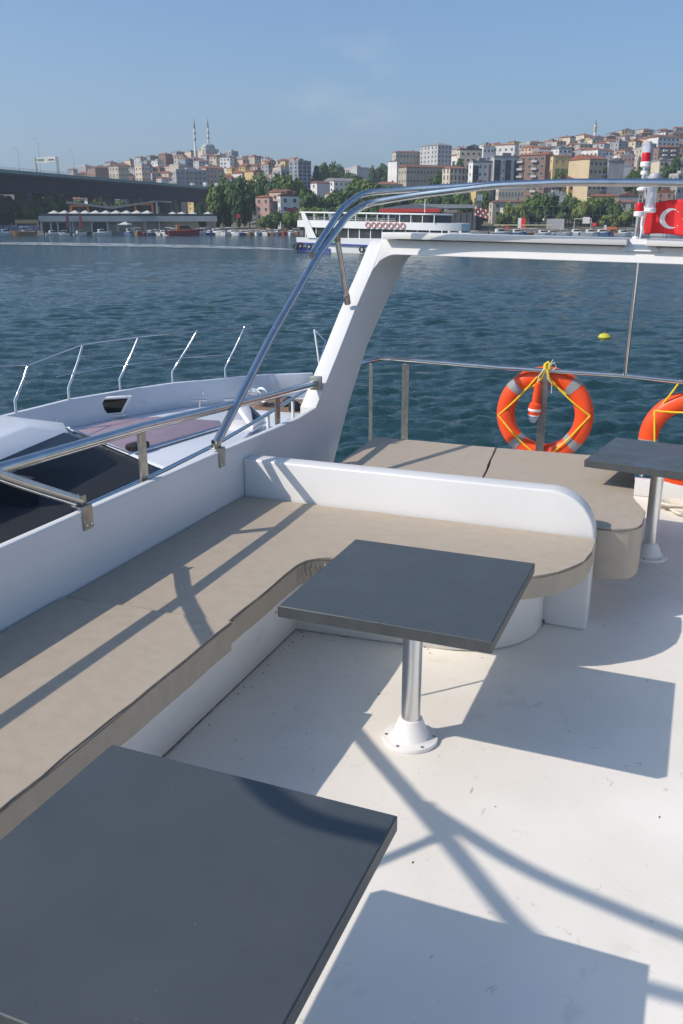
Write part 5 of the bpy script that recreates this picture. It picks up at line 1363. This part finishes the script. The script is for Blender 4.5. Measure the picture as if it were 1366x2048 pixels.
def ribbon(path, t_, z0, z1, name, m, fn=None):
    mb = MB(); pts = [Vector((p[0], p[1], 0)) for p in path]; n = len(pts); vs = []
    for i in range(n):
        d = (pts[min(i + 1, n - 1)] - pts[max(0, i - 1)]).normalized(); nn = Vector((d.y, -d.x, 0)) * t_ / 2
        za, zb = (z0, z1(i, n)) if callable(z1) else (z0, z1)
        for q, z in ((pts[i] - nn, za), (pts[i] + nn, za), (pts[i] + nn, zb), (pts[i] - nn, zb)): vs.append((q.x, q.y, z + D))
    fs = [(i * 4 + j, i * 4 + (j + 1) % 4, (i + 1) * 4 + (j + 1) % 4, (i + 1) * 4 + j) for i in range(n - 1) for j in range(4)] + [(0, 1, 2, 3), ((n - 1) * 4 + 3, (n - 1) * 4 + 2, (n - 1) * 4 + 1, (n - 1) * 4)]
    mb.add(vs, fs); return mb.build(name, m, ny, bevel=.012)
def dense(p, k=4):
    out = []
    for i in range(len(p) - 1):
        for j in range(k):
            f = j / k; out.append((p[i][0] * (1 - f) + p[i + 1][0] * f, p[i][1] * (1 - f) + p[i + 1][1] * f))
    return out + [p[-1]]
ribbon(dense(far_ + [tip], 3), .09, zd, zd + .45, 'bulwark', ngel)
ribbon(dense([tip] + near_, 3), .09, zd, zd + .06, 'toe_rail', ngel)
for y, x in ((10.6, -9.05), (12.35, -8.62), (13.4, -8.10)): MB().lathe([(.03, 0), (.03, .012), (.01, .016)], c=B(x + .06, y, zd + .22), seg=12, mtx=Matrix.Rotation(R(70), 3, 'Y')).build('deck_vent', M['alu'], ny)
# far rail: bent stanchions, top and middle wires
ST = [(-9.13, 9.94), (-9.08, 11.07), (-8.87, 12.12), (-8.47, 13.09), (-7.83, 13.82)]
tops, mids = [], []
LEAN = [(0, .36, .64), (.08, .36, .82), (.16, .40, .83), (.27, .46, .84), (.18, .46, .86)]
for (x, y), ln in zip(ST, LEAN):
    p0 = Vector(B(x, y, zd + .45)); ln = Vector(ln); p1 = p0 + Vector((-.01, .02, .17)); p3 = p0 + ln; p2 = p1.lerp(p3, .62) + Vector((.0, .02, .0))
    MB().tube([p0, p1, p1 * .6 + p2 * .4, p2, p3], .021, 10)  .build('stanchion', M['steel'], ny); tops.append(p3); mids.append(p1 * .45 + p2 * .55)
MB().tube([Vector(B(-9.1, 5.5, .05)), Vector(B(-9.06, 8.6, .08))] + tops, .011, 8).build('guard_rail', M['steel'], ny)
MB().tube([mids[1] + Vector((-.01, -.4, .0))] + mids[1:], .007, 7).build('guard_wire', M['steel'], ny)
p0 = B(-6.36, 14.75, -.85); MB().tube([p0, B(-6.42, 14.75, -.4), B(-6.49, 14.75, .07)], .020, 10).build('stanchion', M['white'], ny)
MB().tube([B(-6.49, 14.75, .07), B(-6.0, 14.1, -.05), B(-5.6, 12.9, -.25)], .012, 8).build('guard_wire', M['steel'], ny)
# near rail
MB().tube(fillet([B(-5.13, 6.2, -.66), B(-5.14, 7.5, -.655), B(-5.22, 8.9, -.65), B(-5.42, 10.6, -.64), B(-5.64, 12.2, -.63), B(-5.75, 12.9, -.62)], .2), .026, 12).build('near_rail', M['steel'], ny)
for x, y in ((-5.20, 8.9), (-5.43, 10.72), (-5.58, 11.85)): MB().tube([B(x, y, zd), B(x, y, -.66)], .024, 10).build('near_post', M['white'], ny)
# foredeck: raised trunk, sun pad, hatches, anchor gear
MB().prism([(-8.85, 9.2), (-8.6, 11.2), (-7.9, 12.5), (-7.1, 13.0), (-6.5, 12.6), (-6.0, 11.0), (-5.65, 8.2)], D + zd - .02, D + zd + .07, 'z').build('deck_trunk', ngel, ny, bevel=.03)
MB().prism([(-8.62, 10.1), (-8.45, 11.35), (-8.0, 11.85), (-6.90, 11.95), (-6.72, 11.68), (-6.98, 10.05), (-7.15, 9.45)], D + zd + .072, D + zd + .115, 'z').build('foredeck_pad', mat('plum_pad', (.27, .215, .265), .75, var=.08, scale=4), ny, bevel=.015)
MB().tube([B(-6.66, 11.75, zd + .10), B(-6.90, 10.05, zd + .10), B(-7.02, 9.5, zd + .10)], .03, 10).build('pad_rail', M['steel'], ny)
MB().prism([(-7.12, 9.72), (-6.94, 9.76), (-6.90, 10.02), (-7.08, 10.0)], D + zd + .115, D + zd + .21, 'z').build('headrest', M['black'], ny, bevel=.03)
def hatch(A, Bq, Cq, Dq):
    """open deck hatch: a framed dark panel standing on its hinge edge A-B"""
    A, Bq, Cq, Dq = [Vector(B(*q)) for q in (A, Bq, Cq, Dq)]
    nn = (Bq - A).cross(Dq - A).normalized()
    def slab(f, h0, h1):
        c = (A + Bq + Cq + Dq) / 4; q = [c + (p - c) * f for p in (A, Bq, Cq, Dq)]
        return MB().add([p + nn * h0 for p in q] + [p + nn * h1 for p in q], [(0, 1, 2, 3), (4, 7, 6, 5), (0, 4, 5, 1), (1, 5, 6, 2), (2, 6, 7, 3), (3, 7, 4, 0)])
    h = slab(1, -.032, .032).build('hatch_frame', M['white'], ny, bevel=.012)
    slab(.80, -.038, .038).build('hatch_glass', M['glass'], h, bevel=.004)
    e = (Bq - A).normalized(); g = Vector((-e.y, e.x, 0)); lo = [A - e * .05 - g * .02, Bq + e * .05 - g * .02, Bq + e * .05 + g * .5, A - e * .05 + g * .5]
    MB().add([p + Vector((0, 0, -.05)) for p in lo] + [p + Vector((0, 0, -.015)) for p in lo], [(0, 1, 2, 3), (4, 7, 6, 5), (0, 4, 5, 1), (1, 5, 6, 2), (2, 6, 7, 3), (3, 7, 4, 0)]).build('hatch_coaming', M['white'], ny, bevel=.008)
hatch((-9.08, 11.58, -1.10), (-8.72, 11.93, -1.10), (-8.53, 11.95, -.80), (-8.90, 11.66, -.80))
hatch((-6.17, 11.65, -1.09), (-6.25, 12.22, -1.09), (-6.43, 12.07, -.845), (-6.62, 11.97, -.845))
MB().box(-7.35, -6.15, 13.45, 14.55, D + zd + .005, D + zd + .02).build('anchor_platform', mat('teak', (.22, .15, .10), .8, var=.2, scale=6, stretch=(12, 1, 1)), ny, smooth=0)
wl = MB().lathe([(.16, 0), (.17, .08), (.09, .12), (.08, .22), (.15, .26), (.14, .32), (.03, .34)], c=B(-7.15, 13.75, zd + .02), seg=18).build('windlass', M['alu'], ny)
MB().ring(.12, .025, B(-6.98, 13.58, zd + .24), n=20, seg=8).build('windlass_wheel', M['alu'], ny); MB().tube([B(-7.3, 13.75, zd + .25), B(-6.98, 13.6, zd + .25)], .05, 10).build('windlass_shaft', M['alu'], ny)
for c in ((-6.62, 13.9), (-6.35, 13.55)): MB().lathe([(.10, 0), (.11, .10), (.05, .16)], c=B(c[0], c[1], zd + .02), seg=14).build('anchor_block', M['black'], ny)
for x, y in ((-8.02, 13.2), (-7.55, 13.5), (-5.75, 12.3)):
    MB().tube([B(x - .1, y - .08, zd + .14), B(x + .1, y + .08, zd + .14)], .02, 8).build('cleat', M['alu'], ny); MB().tube([B(x, y, zd), B(x, y, zd + .14)], .022, 8).build('cleat_post', M['alu'], ny)
# wheelhouse: roof, tinted windscreen, frame
gl = [B(-8.62, 9.15, -.93), B(-8.22, 9.92, -.93), B(-5.62, 8.50, -.93), B(-5.35, 5.4, -.93), B(-5.35, 2.0, -.93), B(-8.9, 2.0, -.93)]
rf = [B(-8.45, 8.95, -.57), B(-7.40, 8.80, -.55), B(-7.05, 8.45, -.57), B(-6.75, 6.9, -.55), B(-6.6, 2.0, -.55), B(-8.8, 2.0, -.55)]
mb = MB(); mb.add(gl + rf, [(i, (i + 1) % 6, 6 + (i + 1) % 6, 6 + i) for i in range(6)] + [tuple(range(6))[::-1], tuple(range(6, 12))])
mb.f = mb.f[:6]; mb.build('windscreen', M['tint'], ny, smooth=0)
MB().prism([(-8.5, 2.2), (-8.5, 8.9), (-8.2, 9.6), (-5.8, 8.3), (-5.5, 5.4), (-5.5, 2.2)], D - 2.0, D - 1.12, 'z').build('dashboard', mat('dash_beige_shaded', (.05, .048, .045), .7, var=.1, scale=3), ny, smooth=0)  # beige dash painted near black, the cabin's shade put into its colour
MB().prism([(-8.45, 8.7), (-8.15, 9.5), (-5.85, 8.15), (-5.6, 6.0), (-6.0, 6.0), (-6.3, 7.6), (-7.2, 8.3)], D - 1.12, D - 1.06, 'z').build('dash_sunlit_strip', mat('dash_beige_sunlit', (.55, .48, .40), .7), ny, smooth=0)  # sunlit part of the dash, the sunlight painted in as a lighter slab
for x, y in ((-7.3, 7.4), (-6.5, 6.9), (-7.6, 5.2), (-6.3, 4.6)):
    MB().box(x - .28, x + .28, y - .08, y + .10, D - 1.2, D - .64).build('helm_seat', mat('helm_seat', (.03, .03, .032), .7) if 'helm_seat' not in bpy.data.materials else bpy.data.materials['helm_seat'], ny, bevel=.07)
MB().box(-8.3, -6.0, 4.0, 4.1, D - 1.25, D - .62).build('cabin_bulkhead', mat('cabin_beige', (.50, .43, .36), .7), ny, smooth=0)
for a, b in ((0, 1), (1, 2), (2, 3), (3, 4)):
    p, q = Vector(rf[a]), Vector(rf[b]); p2, q2 = p.lerp(Vector(gl[a]), .22), q.lerp(Vector(gl[b]), .22); o_ = Vector((0, 0, .012)); 
    nn = (q - p).cross(p2 - p).normalized() * .006
    if nn.z < 0: nn = -nn
    MB().add([p + nn, q + nn, q2 + nn, p2 + nn, p + nn * 2, q + nn * 2, q2 + nn * 2, p2 + nn * 2], [(0, 1, 2, 3), (4, 5, 6, 7), (3, 2, 6, 7), (0, 1, 5, 4), (0, 3, 7, 4), (1, 2, 6, 5)]).build('glass_border', M['glass'], ny, smooth=0)
    p2, q2 = Vector(gl[a]), Vector(gl[b]); p, q = p2.lerp(Vector(rf[a]), .12), q2.lerp(Vector(rf[b]), .12)
    MB().add([p + nn, q + nn, q2 + nn, p2 + nn, p + nn * 2, q + nn * 2, q2 + nn * 2, p2 + nn * 2], [(0, 1, 2, 3), (4, 5, 6, 7), (3, 2, 6, 7), (0, 1, 5, 4), (0, 3, 7, 4), (1, 2, 6, 5)]).build('glass_border', M['glass'], ny, smooth=0)
rtop = [(v[0], v[1], v[2] + .03) for v in rf]
c0 = Vector((-7.7, 6, D)); low = [tuple(c0 + (Vector(v) - c0) * 1.03) for v in rf]; low = [(a[0], a[1], b[2] - .005) for a, b in zip(low, rf)]
up = [tuple(c0 + (Vector(v) - c0) * .80) for v in rf]; up = [(a[0], a[1], D - .40) for a in up]
mb = MB(); mb.add(low + up, [(i, (i + 1) % 6, 6 + (i + 1) % 6, 6 + i) for i in range(6)] + [tuple(range(6))[::-1], tuple(range(6, 12))]); mb.build('wheelhouse_roof', ngel, ny, bevel=.03, smooth=50)
MB().tube([gl[1], gl[2]], .05, 8).build('screen_sill', ngel, ny); MB().tube([gl[0], gl[1]], .05, 8).build('screen_sill', ngel, ny); MB().tube([gl[2], gl[3], gl[4]], .05, 8).build('screen_sill', ngel, ny)
MB().prism([(-9.0, 2), (-8.85, 9.1), (-8.3, 9.98), (-5.56, 8.52), (-5.28, 5.4), (-5.28, 2)], D + zd - .01, D - .95, 'z').build('cabin_side', ngel, ny, bevel=.02)
for f in (.42, .70):
    a = Vector(gl[1]).lerp(Vector(gl[2]), f); b = Vector(rf[1]).lerp(Vector(rf[2]), f); o_ = Vector((.02, .035, .02)); MB().tube([a + o_, a.lerp(b, .9) + o_], .010, 6).build('wiper', M['alu'], ny)

# ------------------------------------------------------------------ labels for look-alikes, the yachts' trim, the air
ORD = ['first', 'second', 'third', 'fourth', 'fifth', 'sixth', 'seventh', 'eighth', 'ninth', 'tenth', 'eleventh', 'twelfth', 'thirteenth', 'fourteenth', 'fifteenth', 'sixteenth', 'seventeenth', 'eighteenth', 'nineteenth', 'twentieth']
by = {}
for o, lab, px in REG:
    if -70 < px < 1420: by.setdefault(lab, []).append((px, o))
    else: o['label'] = lab
for lab, its in by.items():
    its.sort(key=lambda q: q[0]); n = len(its)
    for i, (px, o) in enumerate(its):
        if n == 1: o['label'] = lab
        elif i == 0: o['label'] = lab + ', leftmost such'
        elif i == n - 1: o['label'] = lab + ', rightmost such'
        else: o['label'] = lab + ', %s from the left' % ORD[min(i, 19)]

TILT = R(18.35) - R(17.852)
rt = Vector((RT[0], RT[1], 0)); c0 = Vector((0, 0, CAMZ))
MT = Matrix.Translation(c0) @ Matrix.Rotation(-TILT, 4, rt) @ Matrix.Translation(-c0)
for o in BOAT: o.matrix_world = MT @ o.matrix_basis
for o in bpy.data.objects:
    if '_o' in o: del o['_o']

HAZE = True
if HAZE:
    mb = MB(); mb.box(-3500, 3000, -400, 3600, -6, 330)
    m = bpy.data.materials.new('air'); m.use_nodes = True; n = m.node_tree.nodes; n.remove(n['Principled BSDF'])
    v = n.new('ShaderNodeVolumePrincipled'); v.inputs['Density'].default_value = .00021; v.inputs['Color'].default_value = (.80, .88, 1, 1); v.inputs['Anisotropy'].default_value = .3
    m.node_tree.links.new(v.outputs[0], n['Material Output'].inputs['Volume'])
    o = mb.build('haze', m, smooth=0); o['kind'] = 'stuff'
S.cycles.volume_bounces = 1
S.cycles.max_bounces = 8
S.cycles.use_denoising = True
